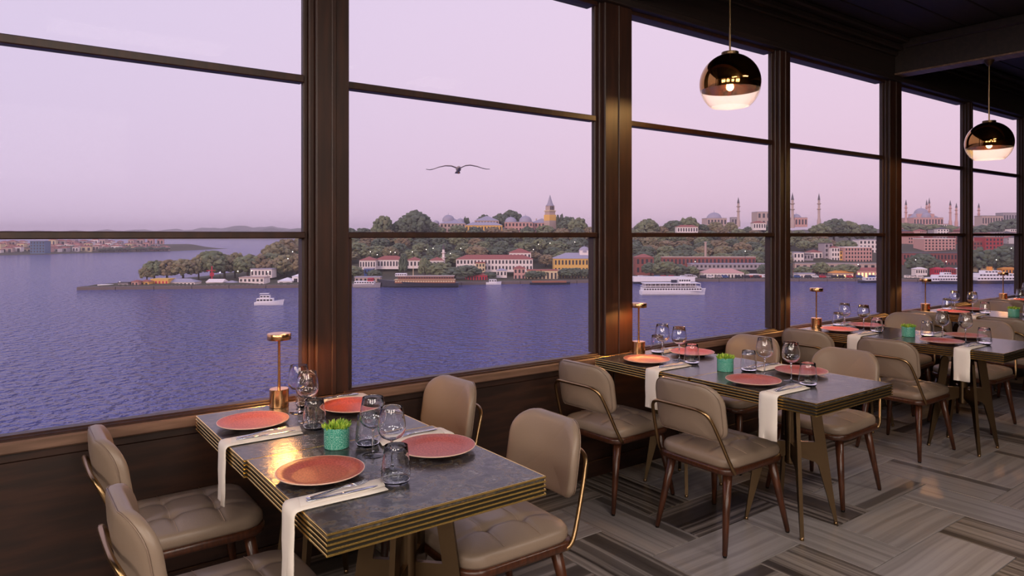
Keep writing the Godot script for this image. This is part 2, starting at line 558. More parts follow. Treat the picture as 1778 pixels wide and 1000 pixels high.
func window(o: Node3D, x0: float, x1: float) -> void:
	var z0 := -0.115
	var z1 := -0.05
	bpart(o, "bottom_rail", M.frame_wood, Vector3(x0, 0.725, -0.084), Vector3(x1, 0.752, -0.03), 0.005)
	bpart(o, "bottom_bead", M.frame_wood, Vector3(x0, 0.725, -0.02 - 0.03), Vector3(x1, 0.745, -0.012), 0.005)
	bpart(o, "head_rail", M.frame_wood, Vector3(x0, 2.913, -0.14), Vector3(x1, 2.96, -0.04), 0.005)
	bpart(o, "meeting_rail", M.frame_wood, Vector3(x0, 1.472, -0.13), Vector3(x1, 1.502, -0.04), 0.004)
	bpart(o, "glazing_bar", M.frame_wood, Vector3(x0, 2.195, z0), Vector3(x1, 2.230, -0.055), 0.004)
	bpart(o, "sash_stile", M.frame_wood, Vector3(x0, 0.75, -0.125), Vector3(x0 + 0.05, 1.472, -0.035), 0.004)
	bpart(o, "sash_stile", M.frame_wood, Vector3(x1 - 0.006, 0.75, -0.125), Vector3(x1 + 0.012, 1.472, -0.07), 0.004)
	for y: Array in [[0.752, 1.473], [1.501, 2.196], [2.229, 2.914]]:
		bpart(o, "pane", M.pane, Vector3(x0, y[0], GLASS_Z - 0.003), Vector3(x1, y[1], GLASS_Z + 0.003))

func floor_tiles() -> void:
	var f := struct("floor")
	bpart(f, "screed", M.grout, Vector3(-4.4, -0.16, -0.3), Vector3(15.2, -0.021, 7.2))
	var W := 0.335
	var o := Vector3(3.43, 0, 1.24)
	# one tile mesh, length along x, with uv along the length
	var st := begin()
	var hx := W - 0.002
	var hz := W / 2 - 0.002
	var e := 0.0016
	var top := [Vector3(-hx + e, 0, -hz + e), Vector3(-hx + e, 0, hz - e), Vector3(hx - e, 0, hz - e), Vector3(hx - e, 0, -hz + e)]
	var rim := [Vector3(-hx, -e, -hz), Vector3(-hx, -e, hz), Vector3(hx, -e, hz), Vector3(hx, -e, -hz)]
	var face := func(a: Vector3, b: Vector3, c: Vector3, d: Vector3) -> void:
		var nrm := (b - a).cross(c - a).normalized()
		for p: Vector3 in [a, c, b, a, d, c]:
			st.set_normal(nrm)
			st.set_uv(Vector2(p.x / (2 * W) + 0.5, p.z / W + 0.5))
			st.add_vertex(p)
	face.call(top[0], top[1], top[2], top[3])
	for i in 4:
		var j := (i + 1) % 4
		face.call(top[i], rim[i], rim[j], top[j])
		face.call(rim[i], rim[i] + Vector3.DOWN * 0.02, rim[j] + Vector3.DOWN * 0.02, rim[j])
	var mesh := st.commit()
	var near := []
	var far := []
	for a in range(-60, 60):
		for b in range(-30, 30):
			var base := Vector2(a + 4 * b, -a)
			for v in 2:
				var c := base + (Vector2(1, 0.5) if v == 0 else Vector2(2.5, 1.0))
				var p := o + Vector3(c.x * W, 0, c.y * W)
				if p.x < -4.1 or p.x > 14.9 or p.z < -0.3 or p.z > 6.9: continue
				var d := p - EYE
				var depth := d.dot(fw)
				var seen := depth > 0.8 and absf(d.dot(rt) / depth) < 0.80 and -d.y / depth < 0.54
				var row := [p, v, absi(hash(Vector2i(a * 7 + v, b * 13 - a))) % 10, absi(hash(Vector2i(a, b * 3 + v))) % 2, depth]
				if seen: near.append(row)
				else: far.append(row)
	near.sort_custom(func(x, y): return x[4] < y[4])
	for k in near.size():
		var r: Array = near[k]
		if k >= 290:
			far.append(r)
			continue
		part(f, "tile", mesh, M.tiles[r[2]], Transform3D(Basis(Vector3.UP, (PI / 2 if r[1] else 0.0) + PI * r[3]), r[0]))
	for q in 10:
		var s := SurfaceTool.new()
		s.begin(Mesh.PRIMITIVE_TRIANGLES)
		var any := false
		for r: Array in far:
			if r[2] == q:
				s.append_from(mesh, 0, Transform3D(Basis(Vector3.UP, (PI / 2 if r[1] else 0.0) + PI * r[3]), r[0]))
				any = true
		if any:
			part(f, "more_tiles", s.commit(), M.tiles[q]).set_meta("kind", "stuff")

# ---------------------------------------------------------------- furniture
func rounded(hx: float, hz: float, r: Array, n := 8) -> Array:
	# outline of a rounded rectangle in (x, z), counter-clockwise seen from above; r = radii at (+,+) (-,+) (-,-) (+,-), z counted towards -z first
	var out := []
	var corners := [[1, -1], [-1, -1], [-1, 1], [1, 1]]
	for k in 4:
		var c: Array = corners[k]
		var rad: float = r[k]
		for i in n + 1:
			var t := (k + float(i) / n) * PI / 2
			out.append(Vector2(c[0] * (hx - rad) + rad * cos(t), c[1] * (hz - rad) - rad * sin(t)))
	return out

func make_chair(label: String) -> Node3D:
	var t := thing("dining_chair", label, "chair", Vector3.ZERO, 0, "taupe leather dining chairs")
	# local +x is where the sitter looks
	var ol := rounded(0.235, 0.222, [0.085, 0.07, 0.07, 0.085], 7)
	var top := func(x: float, z: float, s: float) -> float:
		var y := 0.028 * (1.0 - pow(s, 2.6))
		for g: float in [-0.078, 0.078]:
			y -= 0.0075 * exp(-pow((x - g) / 0.012, 2)) * (1.0 - s * s * s) + 0.0015 * exp(-pow((x - g) / 0.006, 2))
			y -= 0.0075 * exp(-pow((z - g) / 0.012, 2)) * (1.0 - s * s * s) + 0.0015 * exp(-pow((z - g) / 0.006, 2))
			for q: float in [-0.078, 0.078]:
				y -= 0.014 * exp(-(pow(x - g, 2) + pow(z - q, 2)) / 0.0007)
		return y
	# cushion top as a fine grid mapped onto the outline, sides as rings
	var st := begin()
	st.set_smooth_group(1)
	var n := 44
	var P := []
	for i in n + 1:
		var row := []
		for j in n + 1:
			var a := 2.0 * i / n - 1.0
			var b := 2.0 * j / n - 1.0
			var s := maxf(absf(a), absf(b))
			var p := squircle(a, b, 0.215, 0.202, 0.075)
			row.append(Vector3(p.x, 0.447 + top.call(p.x, p.y, s), p.y))
		P.append(row)
	for i in n:
		for j in n:
			quad(st, P[i][j], P[i][j + 1], P[i + 1][j + 1], P[i + 1][j])
	var edge := []
	for j in n: edge.append(P[n][n - j])
	for i in n: edge.append(P[n - i][0])
	for j in n: edge.append(P[0][j])
	for i in n: edge.append(P[i][n])
	var R := []
	for k: Array in [[-0.002, 0.395], [0.014, 0.398], [0.019, 0.408], [0.020, 0.420], [0.018, 0.432], [0.011, 0.442], [0.0, 0.0]]:
		var ring := []
		for p: Vector3 in edge:
			var d: Vector2 = Vector2(p.x, p.z).normalized() * k[0]
			ring.append(Vector3(p.x + d.x, k[1] if k[1] > 0 else p.y, p.z + d.y))
		R.append(ring)
	rings(st, R, true, false)
	part(t, "seat_cushion", fin(st), M.leather)
	var ss := begin()
	for g: float in [-0.078, 0.078]:
		for ax in 2:
			var pts := []
			for i in 27:
				var q := lerpf(-0.205, 0.205, i / 26.0)
				var s := absf(q) / 0.212
				var x := q if ax == 0 else g
				var z := g if ax == 0 else q
				pts.append(Vector3(x, 0.4475 + top.call(x, z, maxf(s, 0.37)), z))
			tube(ss, pts, 0.0011, -1, 4)
	part(t, "stitching", fin(ss), M.stitch)
	# walnut rim below the cushion
	var rs := begin()
	var rr := []
	for k: Array in [[-0.012, 0.366], [-0.002, 0.368], [0.003, 0.376], [0.003, 0.392], [-0.003, 0.398]]:
		var ring := []
		for p: Vector2 in ol:
			var d: Vector2 = p.normalized() * k[0]
			ring.append(Vector3(p.x + d.x, k[1], p.y + d.y))
		rr.append(ring)
	rings(rs, rr)
	part(t, "seat_rim", fin(rs), M.walnut)
	# legs: round, tapered, splayed
	for l: Array in [[-0.17, -0.165, -0.245, -0.205], [-0.17, 0.165, -0.245, 0.205], [0.17, -0.17, 0.235, -0.222], [0.17, 0.17, 0.235, 0.222]]:
		var ls := begin()
		var a := Vector3(l[0], 0.372, l[1])
		var b := Vector3(l[2], 0.008, l[3])
		tube(ls, [b, b.lerp(a, 0.5), a], 0.0115, 0.023, 14)
		var leg := part(t, "leg", fin(ls), M.walnut)
		var fs := begin()
		tube(fs, [Vector3(l[2], 0.0, l[3]), Vector3(l[2], 0.010, l[3])], 0.009, 0.010, 10)
		part(leg, "foot_glide", fin(fs), M.black_metal)
	# backrest: padded shell, curved round the sitter, upper corners well rounded
	var bo := rounded(0.132, 0.202, [0.10, 0.05, 0.05, 0.10], 8)     # first axis = height, second = width
	var place := func(hh: float, z: float, off: float) -> Vector3:
		var x := -0.304 + 1.45 * z * z - 0.16 * (hh - 0.05) + off
		return Vector3(x, 0.658 + hh, z)
	var bs := begin()
	var br := []
	for k: Array in [[0.0, -0.021], [0.45, -0.022], [0.80, -0.021], [0.93, -0.019], [0.985, -0.012], [1.0, 0.0], [0.985, 0.014], [0.93, 0.022], [0.80, 0.027], [0.45, 0.031], [0.0, 0.032]]:
		var ring := []
		for p: Vector2 in bo:
			ring.append(place.call(p.x * k[0], p.y * k[0], k[1]))
		br.append(ring)
	rings(bs, br, false, false)
	part(t, "backrest", fin(bs), M.leather)
	var ws := begin()
	var wp := []
	for p: Vector2 in bo: wp.append(place.call(p.x * 0.975, p.y * 0.975, -0.0165))
	wp.append(wp[0])
	tube(ws, wp, 0.0022, -1, 5)
	part(t, "piping", fin(ws), M.welt)
	# brass tube: from under the rim, up both sides, across the back
	var half := [Vector3(-0.13, 0.374, 0.15), Vector3(-0.170, 0.372, 0.205), Vector3(-0.200, 0.390, 0.222), Vector3(-0.232, 0.45, 0.214), Vector3(-0.294, 0.60, 0.186), Vector3(-0.318, 0.652, 0.165), Vector3(-0.331, 0.673, 0.125), Vector3(-0.334, 0.676, 0.06)]
	var full := half.duplicate()
	for k in range(half.size() - 1, -1, -1): full.append(half[k] * Vector3(1, 1, -1))
	var ts := begin()
	tube(ts, curve_through(full, 6), 0.0085, -1, 10)
	part(t, "back_tube", fin(ts), M.brass)
	return t

func squircle(a: float, b: float, hx: float, hz: float, r: float) -> Vector2:
	# square (a, b) in [-1, 1] to a rounded rectangle: grid lines stay nearly straight inside and follow the round corners at the rim
	var s := maxf(absf(a), absf(b))
	var p := Vector2(a * hx, b * hz)
	if s <= 0.0: return p
	var e := Vector2(a / s * hx, b / s * hz)          # the point where this ray meets the rim
	var c := Vector2(clampf(e.x, -(hx - r), hx - r), clampf(e.y, -(hz - r), hz - r))
	var d := e - c
	var q := e
	if d.length() > r: q = c + d.normalized() * r
	return p.lerp(q * s, s * s)

func make_table(label: String) -> Node3D:
	var t := thing("square_table", label, "table", Vector3.ZERO, 0, "square slate topped tables set in pairs")
	var h := 0.349
	var foot := Vector3(0.08, 0, -0.04)        # the pedestal stands a little off the middle
	bpart(t, "stone_top", M.slate, Vector3(-h + 0.004, 0.735, -h + 0.004), Vector3(h - 0.004, 0.75, h - 0.004), 0.0012)
	bpart(t, "core", M.core, Vector3(-h + 0.005, 0.694, -h + 0.005), Vector3(h - 0.005, 0.7352, h - 0.005))
	for k in 5:
		var y := 0.6915 + k * 0.0132
		var b := begin()
		for s: Array in [[-h, -h, h, -h + 0.0045], [-h, h - 0.0045, h, h], [-h, -h + 0.0045, -h + 0.0045, h - 0.0045], [h - 0.0045, -h + 0.0045, h, h - 0.0045]]:
			box(b, Vector3(s[0], y, s[1]), Vector3(s[2], y + (0.0062 if k < 4 else 0.0056), s[3]), 0.0011)
		part(t, "brass_band", b.commit(), M.brass_bright)
	bpart(t, "mount_plate", M.black_metal, Vector3(-0.09, 0.682, -0.21), Vector3(0.25, 0.6945, 0.13), 0.003)
	part(t, "column", lathed([Vector2(0, 0.30), Vector2(0.022, 0.30), Vector2(0.03, 0.31), Vector2(0.03, 0.67), Vector2(0.05, 0.672), Vector2(0.05, 0.684), Vector2(0, 0.684)], 20), M.bronze, Transform3D(Basis(), foot))
	for k in 4:
		var b := begin()
		var poly := [Vector2(0.215, 0.012), Vector2(0.228, 0.012), Vector2(0.146, 0.600), Vector2(0.136, 0.626), Vector2(0.118, 0.636), Vector2(0.098, 0.626), Vector2(0.092, 0.600), Vector2(0.118, 0.420), Vector2(0.026, 0.420), Vector2(0.026, 0.345), Vector2(0.118, 0.318), Vector2(0.135, 0.300)]
		prism(b, poly, -0.009, 0.009, Transform3D(Basis(Vector3.UP, PI / 4 + k * PI / 2), foot))
		var bl := part(t, "leg", b.commit(), M.bronze)
		var g := begin()
		var d := Vector3(0.2215, 0, 0).rotated(Vector3.UP, PI / 4 + k * PI / 2) + foot
		tube(g, [d, d + Vector3(0, 0.014, 0)], 0.011, 0.009, 10)
		part(bl, "foot_glide", fin(g), M.brass)
	return t

func make_plate(label: String) -> Node3D:
	var t := thing("dinner_plate", label, "plate", Vector3.ZERO, 0, "coral dinner plates")
	part(t, "dish", lathed([Vector2(0.070, 0.004), Vector2(0.095, 0.008), Vector2(0.130, 0.0195), Vector2(0.1318, 0.0212), Vector2(0.1300, 0.0222), Vector2(0.105, 0.0155), Vector2(0.088, 0.0100), Vector2(0.080, 0.0082), Vector2(0.04, 0.0078), Vector2(0, 0.0078)], 56, 60), M.coral_glaze)
	part(t, "rim", lathed([Vector2(0.1306, 0.0186), Vector2(0.1326, 0.0200), Vector2(0.1330, 0.0216), Vector2(0.1322, 0.0228), Vector2(0.1306, 0.0226), Vector2(0.1306, 0.0186)], 56, 80), M.plate_rim)
	part(t, "foot_ring", lathed([Vector2(0, 0.0), Vector2(0.070, 0.0), Vector2(0.073, 0.003), Vector2(0.075, 0.0058), Vector2(0, 0.0058)], 40), M.plate_foot)
	return t

func make_napkin(label: String) -> Node3D:
	# lies along local +x (from the table edge at 0 inwards), hangs over the edge at x < 0
	var t := thing("napkin", label, "napkin", Vector3.ZERO, 0, "white linen napkins hanging over the table edges")
	var path := [Vector2(0.262, 0.0035), Vector2(0.20, 0.0035), Vector2(0.12, 0.004), Vector2(0.05, 0.004), Vector2(0.012, 0.0042), Vector2(-0.004, 0.002), Vector2(-0.0105, -0.006), Vector2(-0.0120, -0.02), Vector2(-0.0115, -0.05), Vector2(-0.013, -0.10), Vector2(-0.012, -0.15), Vector2(-0.014, -0.205)]
	var st := begin()
	var R := []
	for k in path.size():
		var p: Vector2 = path[k]
		var d: Vector2 = (path[mini(k + 1, path.size() - 1)] - path[maxi(k - 1, 0)]).normalized()
		var nn := Vector2(d.y, -d.x)
		if nn.y < 0 and k < 5: nn = -nn
		if k >= 5 and nn.x > 0: nn = -nn
		var w := 0.047 + (0.001 * sin(k * 1.7))
		var ring := []
		var prof := [[-1.0, -0.6], [-1.03, 0.0], [-1.0, 0.6], [-0.5, 1.0], [0.0, 0.8], [0.5, 1.0], [1.0, 0.6], [1.03, 0.0], [1.0, -0.6], [0.0, -0.9]]
		for q: Array in prof:
			var hang := maxf(0.0, -p.y) * 0.03 * sin(q[0] * 3.0)
			var c: Vector2 = p + nn * (q[1] * 0.0028 + hang)
			ring.append(Vector3(c.x, c.y, q[0] * w))
		R.append(ring)
	rings(st, R)
	part(t, "folded_cloth", fin(st), M.linen)
	# upper fold, pulled a little to one side
	var s2 := begin()
	var R2 := []
	for p: Array in [[0.272, 0.014], [0.20, 0.010], [0.10, 0.007], [0.02, 0.004]]:
		var ring := []
		for q: Array in [[-0.9, -0.5], [-0.92, 0.0], [-0.88, 0.5], [0.0, 0.7], [0.75, 0.5], [0.8, 0.0], [0.75, -0.5]]:
			ring.append(Vector3(p[0] - 0.02 * q[0] * 0.5, 0.0078 + q[1] * 0.0018, q[0] * 0.04 - p[1] * 0.5))
		R2.append(ring)
	rings(s2, R2)
	part(t, "upper_fold", fin(s2), M.linen)
	return t

func make_fork(label: String) -> Node3D:
	var t := thing("fork", label, "fork", Vector3.ZERO, 0, "steel forks laid on the napkins")
	var st := begin()
	var R := []
	for k: Array in [[0.0, 0.0075, 0.0], [0.01, 0.0095, 0.0], [0.04, 0.0075, 0.001], [0.085, 0.0036, 0.004], [0.115, 0.0040, 0.006], [0.127, 0.0100, 0.0055], [0.14, 0.0120, 0.004]]:
		R.append(flat_ring(k[0], k[2], k[1], 0.0014))
	rings(st, R)
	part(t, "handle", fin(st), M.steel)
	for i in 4:
		var s := begin()
		var z := (i - 1.5) * 0.0062
		var q := []
		for k: Array in [[0.138, 0.0040, 0.0022], [0.155, 0.0025, 0.0018], [0.175, 0.0035, 0.0016], [0.188, 0.0065, 0.0009]]:
			var r := flat_ring(k[0], k[1], k[2], 0.0010)
			q.append(r.map(func(p): return p + Vector3(0, 0, z)))
		rings(s, q)
		part(t, "tine", fin(s), M.steel)
	return t

func flat_ring(x: float, y: float, w: float, th: float) -> Array:
	var out := []
	for i in 8:
		var a := TAU * i / 8
		out.append(Vector3(x, y + th * cos(a), -w * sin(a)))
	out.reverse()
	return out

func make_knife(label: String) -> Node3D:
	var t := thing("knife", label, "knife", Vector3.ZERO, 0, "steel knives laid on the napkins")
	var st := begin()
	var R := []
	for k: Array in [[0.0, 0.006], [0.008, 0.0075], [0.05, 0.0062], [0.10, 0.0052]]:
		R.append(flat_ring(k[0], 0.0, k[1], 0.0022))
	rings(st, R)
	part(t, "handle", fin(st), M.steel)
	var s := begin()
	var q := []
	for k: Array in [[0.099, 0.0055], [0.11, 0.0088], [0.16, 0.0092], [0.192, 0.0066], [0.208, 0.0012]]:
		q.append(flat_ring(k[0], 0.0, k[1], 0.0008))
	rings(s, q)
	part(t, "blade", fin(s), M.steel)
	return t

func make_wine(label: String) -> Node3D:
	var t := thing("wine_glass", label, "wine glass", Vector3.ZERO, 0, "stemmed wine glasses")
	part(t, "foot", lathed([Vector2(0, 0), Vector2(0.0355, 0), Vector2(0.036, 0.0012), Vector2(0.034, 0.0022), Vector2(0.015, 0.004), Vector2(0.006, 0.008), Vector2(0.0040, 0.016), Vector2(0, 0.016)], 32), M.glass_solid)
	part(t, "stem", lathed([Vector2(0, 0.0145), Vector2(0.0040, 0.0145), Vector2(0.0034, 0.05), Vector2(0.0037, 0.082), Vector2(0.006, 0.092), Vector2(0, 0.094)], 14), M.glass_solid)
	part(t, "bowl", lathed([Vector2(0.002, 0.092), Vector2(0.016, 0.0945), Vector2(0.030, 0.102), Vector2(0.0405, 0.116), Vector2(0.0440, 0.130), Vector2(0.0432, 0.145), Vector2(0.0395, 0.168), Vector2(0.0345, 0.195), Vector2(0.0340, 0.1965), Vector2(0.0332, 0.195), Vector2(0.0384, 0.168), Vector2(0.0421, 0.145), Vector2(0.0428, 0.130), Vector2(0.0394, 0.117), Vector2(0.0292, 0.1035), Vector2(0.016, 0.0965), Vector2(0.0, 0.0945)], 36, 70), M.glass_solid)
	return t

func make_tumbler(label: String) -> Node3D:
	var t := thing("water_glass", label, "glass", Vector3.ZERO, 0, "clear stemless water glasses")
	part(t, "base", lathed([Vector2(0, 0.0), Vector2(0.030, 0.0), Vector2(0.036, 0.003), Vector2(0.040, 0.010), Vector2(0.0405, 0.0125), Vector2(0.034, 0.0085), Vector2(0.015, 0.006), Vector2(0, 0.0055)], 36, 60), M.glass_solid)
	part(t, "wall", lathed([Vector2(0.0405, 0.0122), Vector2(0.0432, 0.022), Vector2(0.0438, 0.033), Vector2(0.0415, 0.055), Vector2(0.0372, 0.090), Vector2(0.0345, 0.112), Vector2(0.0340, 0.1130), Vector2(0.0334, 0.112), Vector2(0.0360, 0.090), Vector2(0.0402, 0.055), Vector2(0.0424, 0.033), Vector2(0.0418, 0.022), Vector2(0.0398, 0.0135), Vector2(0.0405, 0.0122)], 36, 70), M.glass_solid)
	return t

func make_lamp(label: String) -> Node3D:
	var t := thing("table_lamp", label, "table lamp", Vector3.ZERO, 0, "copper table lamps along the windows")
	part(t, "base", lathed([Vector2(0, 0), Vector2(0.0385, 0), Vector2(0.040, 0.0015), Vector2(0.040, 0.076), Vector2(0.0385, 0.0775), Vector2(0.009, 0.0775), Vector2(0, 0.0775)], 36), M.copper)
	part(t, "pole", lathed([Vector2(0, 0.077), Vector2(0.0065, 0.077), Vector2(0.0055, 0.15), Vector2(0.0055, 0.28), Vector2(0.0095, 0.287), Vector2(0, 0.290)], 16), M.copper)
	part(t, "shade", lathed([Vector2(0.0425, 0.288), Vector2(0.0485, 0.288), Vector2(0.0495, 0.2895), Vector2(0.0495, 0.312), Vector2(0.048, 0.3145), Vector2(0, 0.3155), Vector2(0, 0.3035), Vector2(0.0425, 0.3035), Vector2(0.0425, 0.288)], 36), M.copper)
	part(t, "diffuser", lathed([Vector2(0.010, 0.2930), Vector2(0.0420, 0.2930), Vector2(0.0420, 0.2985), Vector2(0.010, 0.2985), Vector2(0.010, 0.2930)], 28), M.lamp_diffuser)
	return t

func lamp_light(t: Node3D) -> void:
	var l := SpotLight3D.new()
	l.name = "lamp_light"
	l.light_color = Color8(255, 176, 96)
	l.light_energy = 0.28
	l.light_size = 0.045
	l.spot_angle = 84.0
	l.spot_angle_attenuation = 0.25
	l.spot_range = 30.0
	l.spot_attenuation = 2.0
	l.shadow_enabled = true
	t.add_child(l)
	l.position = Vector3(0.022, 0.289, 0.0)
	l.rotation.x = -PI / 2

func make_pot(label: String) -> Node3D:
	var t := thing("potted_succulent", label, "potted plant", Vector3.ZERO, 0, "small green plants in teal pots")
	part(t, "pot", lathed([Vector2(0, 0), Vector2(0.040, 0), Vector2(0.0425, 0.002), Vector2(0.0432, 0.006), Vector2(0.0436, 0.070), Vector2(0.0430, 0.0725), Vector2(0.0405, 0.0725), Vector2(0.0398, 0.070), Vector2(0.0396, 0.058), Vector2(0, 0.058)], 40), M.teal_glaze)
	part(t, "soil", lathed([Vector2(0, 0.055), Vector2(0.0394, 0.055), Vector2(0.0394, 0.062), Vector2(0.02, 0.066), Vector2(0, 0.067)], 20), M.soil)
	var st := begin()
	var r := RandomNumberGenerator.new()
	r.seed = 11
	for k in 170:
		var az := r.randf() * TAU
		var rad := 0.040 * sqrt(r.randf())
		var p := Vector3(rad * cos(az), 0.064, rad * sin(az))
		var out := Vector3(cos(az), 0, sin(az)) * (rad / 0.040)
		var dir := (Vector3.UP + out * r.randf_range(0.5, 0.95) + Vector3(r.randf_range(-0.3, 0.3), 0, r.randf_range(-0.3, 0.3))).normalized()
		var ln := r.randf_range(0.018, 0.038) * (1.0 - 0.25 * rad / 0.04)
		var side := dir.cross(Vector3(r.randf() - 0.5, 0.2, r.randf() - 0.5)).normalized()
		var nrm := side.cross(dir)
		var w := r.randf_range(0.0035, 0.0055)
		var c0 := Color8(96, 150, 30).srgb_to_linear().lerp(Color8(196, 214, 84).srgb_to_linear(), r.randf())
		st.set_color(c0)
		var a := p
		var tip := p + dir * ln
		var m := p + dir * ln * 0.6
		var q := [m + side * w, m + nrm * w * 0.5, m - side * w, m - nrm * w * 0.35]
		for i in 4:
			tri(st, a, q[(i + 1) % 4], q[i])
			tri(st, tip, q[i], q[(i + 1) % 4])
	part(t, "leaves", fin(st), M.leaf).set_meta("kind", "stuff")
	return t

func pendant(at: Vector3, top: float, label: String) -> void:
	# glass globe: smoked mirror above, clear below, open underneath
	var t := thing("pendant_lamp", label, "pendant lamp", at, 0, "glass globe pendant lamps")
	var R := 0.181
	var upper := []
	var lower := []
	for k in 13:
		var a := deg_to_rad(lerpf(-13.0, 76.0, k / 12.0))
		upper.append(Vector2(R * cos(a), R * sin(a)))
	for k in range(12, -1, -1): upper.append(upper[k] * 0.985)
	for k in 9:
		var a := deg_to_rad(lerpf(-52.0, -13.0, k / 8.0))
		lower.append(Vector2(R * cos(a), R * sin(a)))
	for k in range(8, -1, -1): lower.append(lower[k] * 0.985)
	lower.push_front(Vector2(lower[0].x * 0.985, lower[0].y * 0.985 - 0.001))
	part(t, "mirrored_glass", lathed(upper, 56, 60), M.smoked_mirror)
	part(t, "clear_glass", lathed(lower, 56, 60), M.glass)
	part(t, "cap", lathed([Vector2(0, 0.168), Vector2(0.050, 0.168), Vector2(0.051, 0.170), Vector2(0.051, 0.188), Vector2(0.049, 0.190), Vector2(0, 0.191)], 32), M.bronze)
	part(t, "rod", lathed([Vector2(0, 0.19), Vector2(0.0055, 0.19), Vector2(0.0055, top - at.y - 0.01), Vector2(0, top - at.y - 0.01)], 12), M.brass)
	part(t, "canopy", lathed([Vector2(0, top - at.y - 0.045), Vector2(0.012, top - at.y - 0.045), Vector2(0.030, top - at.y - 0.02), Vector2(0.042, top - at.y), Vector2(0, top - at.y)], 24), M.bronze)
	part(t, "socket", lathed([Vector2(0, 0.02), Vector2(0.016, 0.02), Vector2(0.018, 0.03), Vector2(0.018, 0.17), Vector2(0, 0.17)], 16), M.bronze)
	part(t, "bulb", lathed([Vector2(0, -0.045), Vector2(0.010, -0.043), Vector2(0.019, -0.034), Vector2(0.022, -0.022), Vector2(0.019, -0.008), Vector2(0.012, 0.008), Vector2(0.011, 0.021), Vector2(0, 0.021)], 20), M.bulb)
	var l := OmniLight3D.new()
	l.name = "pendant_light"
	l.light_color = Color8(255, 196, 120)
	l.light_energy = 0.35
	l.light_size = 0.02
	l.omni_range = 30.0
	l.omni_attenuation = 2.0
	l.shadow_enabled = true
	t.add_child(l)
	l.position = Vector3(0, -0.022, 0)

func spot_copy(proto: Node3D, first: bool, at: Vector3, turn: float, label: String) -> Node3D:
	var o := proto
	if not first:
		o = proto.duplicate()
		o.name = numbered(String(proto.name))
		add_child(o)
	o.position = at
	o.rotation.y = turn
	o.set_meta("label", label)
	return o

func furniture() -> void:
	var rows := ["end", "second", "third", "fourth", "fifth"]
	var cx := [0.985, 3.205, 5.34, 7.38, 9.30]
	# chairs: [x, z] for window end / aisle end, headland side then mosque side
	var chairs := [
		[[0.57, 0.25], [0.55, 0.99], [1.48, 0.25], [1.43, 1.02]],
		[[2.84, 0.25], [2.925, 0.91], [3.90, 0.26], [3.86, 0.93]],
		[[5.06, 0.26], [5.06, 0.84], [6.22, 0.26], [6.16, 0.86]],
		[[7.06, 0.26], [7.09, 0.86], [8.10, 0.26], [8.06, 0.90]],
		[[9.02, 0.26], [9.02, 0.88], [9.95, 0.26], [10.0, 0.9]],
	]
	var tz := [0.409, 1.108]
	var plate_z := [0.34, 1.045]
	var ends := ["window", "aisle"]
	var sides := ["headland", "mosque"]
	var chair := make_chair("")
	var table := make_table("")
	var plate := make_plate("")
	var napkin := make_napkin("")
	var fork := make_fork("")
	var knife := make_knife("")
	var wine := make_wine("")
	var tumbler := make_tumbler("")
	var lamp := make_lamp("")
	var pot := make_pot("")
	var r := RandomNumberGenerator.new()
	r.seed = 5
	var lamps := []
	for i in 5:
		var row := "the %s table row" % rows[i]
		for e in 2:
			var first := i == 0 and e == 0
			spot_copy(table, first, Vector3(cx[i] + (0.006 if e else -0.004), 0, tz[e]), 0.0, "square slate table with banded brass edge, %s half of %s" % [ends[e], row])
			for s in 2:
				var go := first and s == 0
				var c: Array = chairs[i][s * 2 + e]
				spot_copy(chair, go, Vector3(c[0], 0, c[1]), (PI if s else 0.0) + r.randf_range(-0.05, 0.05), "taupe leather chair, %s end, %s side of %s" % [ends[e], sides[s], row])
				# place setting: f counts from the table edge inwards, g to the sitter's right
				var dir := Vector3(1, 0, 0) if s == 0 else Vector3(-1, 0, 0)
				var right := Vector3(0, 0, 1) if s == 0 else Vector3(0, 0, -1)
				var turn := 0.0 if s == 0 else PI
				var edge := Vector3(cx[i] + (-0.353 if s == 0 else 0.355), 0.75, plate_z[e])
				var where := "%s end, %s side of %s" % [ends[e], sides[s], row]
				spot_copy(plate, go, edge + dir * 0.149 + right * r.randf_range(-0.01, 0.01), r.randf() * TAU, "round coral plate with pale rim, " + where)
				var nz := r.randf_range(0.184, 0.192)
				spot_copy(napkin, go, edge + right * nz, turn, "white napkin draped over table edge, " + where)
				spot_copy(knife, go, edge + right * (nz + 0.012) + dir * 0.035 + Vector3(0, 0.0118, 0), turn - 0.03, "steel knife on white napkin, " + where)
				spot_copy(fork, go, edge + right * (nz + 0.004) + dir * 0.038 + Vector3(0, 0.0155, 0), turn + 0.10, "steel fork crossing a knife on napkin, " + where)
				spot_copy(tumbler, go, edge + dir * ((0.285 if e == 0 and s == 1 else 0.315) + r.randf_range(-0.008, 0.008)) + right * ((0.165 if e == 0 and s == 1 else 0.195) + r.randf_range(-0.008, 0.008)), r.randf() * TAU, "clear stemless water glass, " + where)
				spot_copy(wine, go, edge + dir * (0.345 + r.randf_range(-0.01, 0.01)) + right * (0.075 + r.randf_range(-0.01, 0.01)), r.randf() * TAU, "clear stemmed wine glass, " + where)
		var lp := spot_copy(lamp, i == 0, Vector3([0.955, 3.175, 5.20, 7.12, 9.06][i], 0.75, 0.112), 0.0, "slim copper table lamp with disc head on %s" % row)
		lamps.append(lp)
		spot_copy(pot, i == 0, Vector3(cx[i] - 0.05, 0.75, 0.80 if i == 0 else 0.765), 0.3 * i, "lime green succulent in speckled teal pot on %s" % row)
	for lp: Node3D in lamps: lamp_light(lp)
	pendant(Vector3(3.56, 2.408, 0.50), CEIL, "smoked glass globe pendant hanging from ceiling boards over the second table row")
	pendant(Vector3(6.83, 2.277, 0.744), 2.985, "smoked glass globe pendant hanging from ceiling beam by the fourth table row")

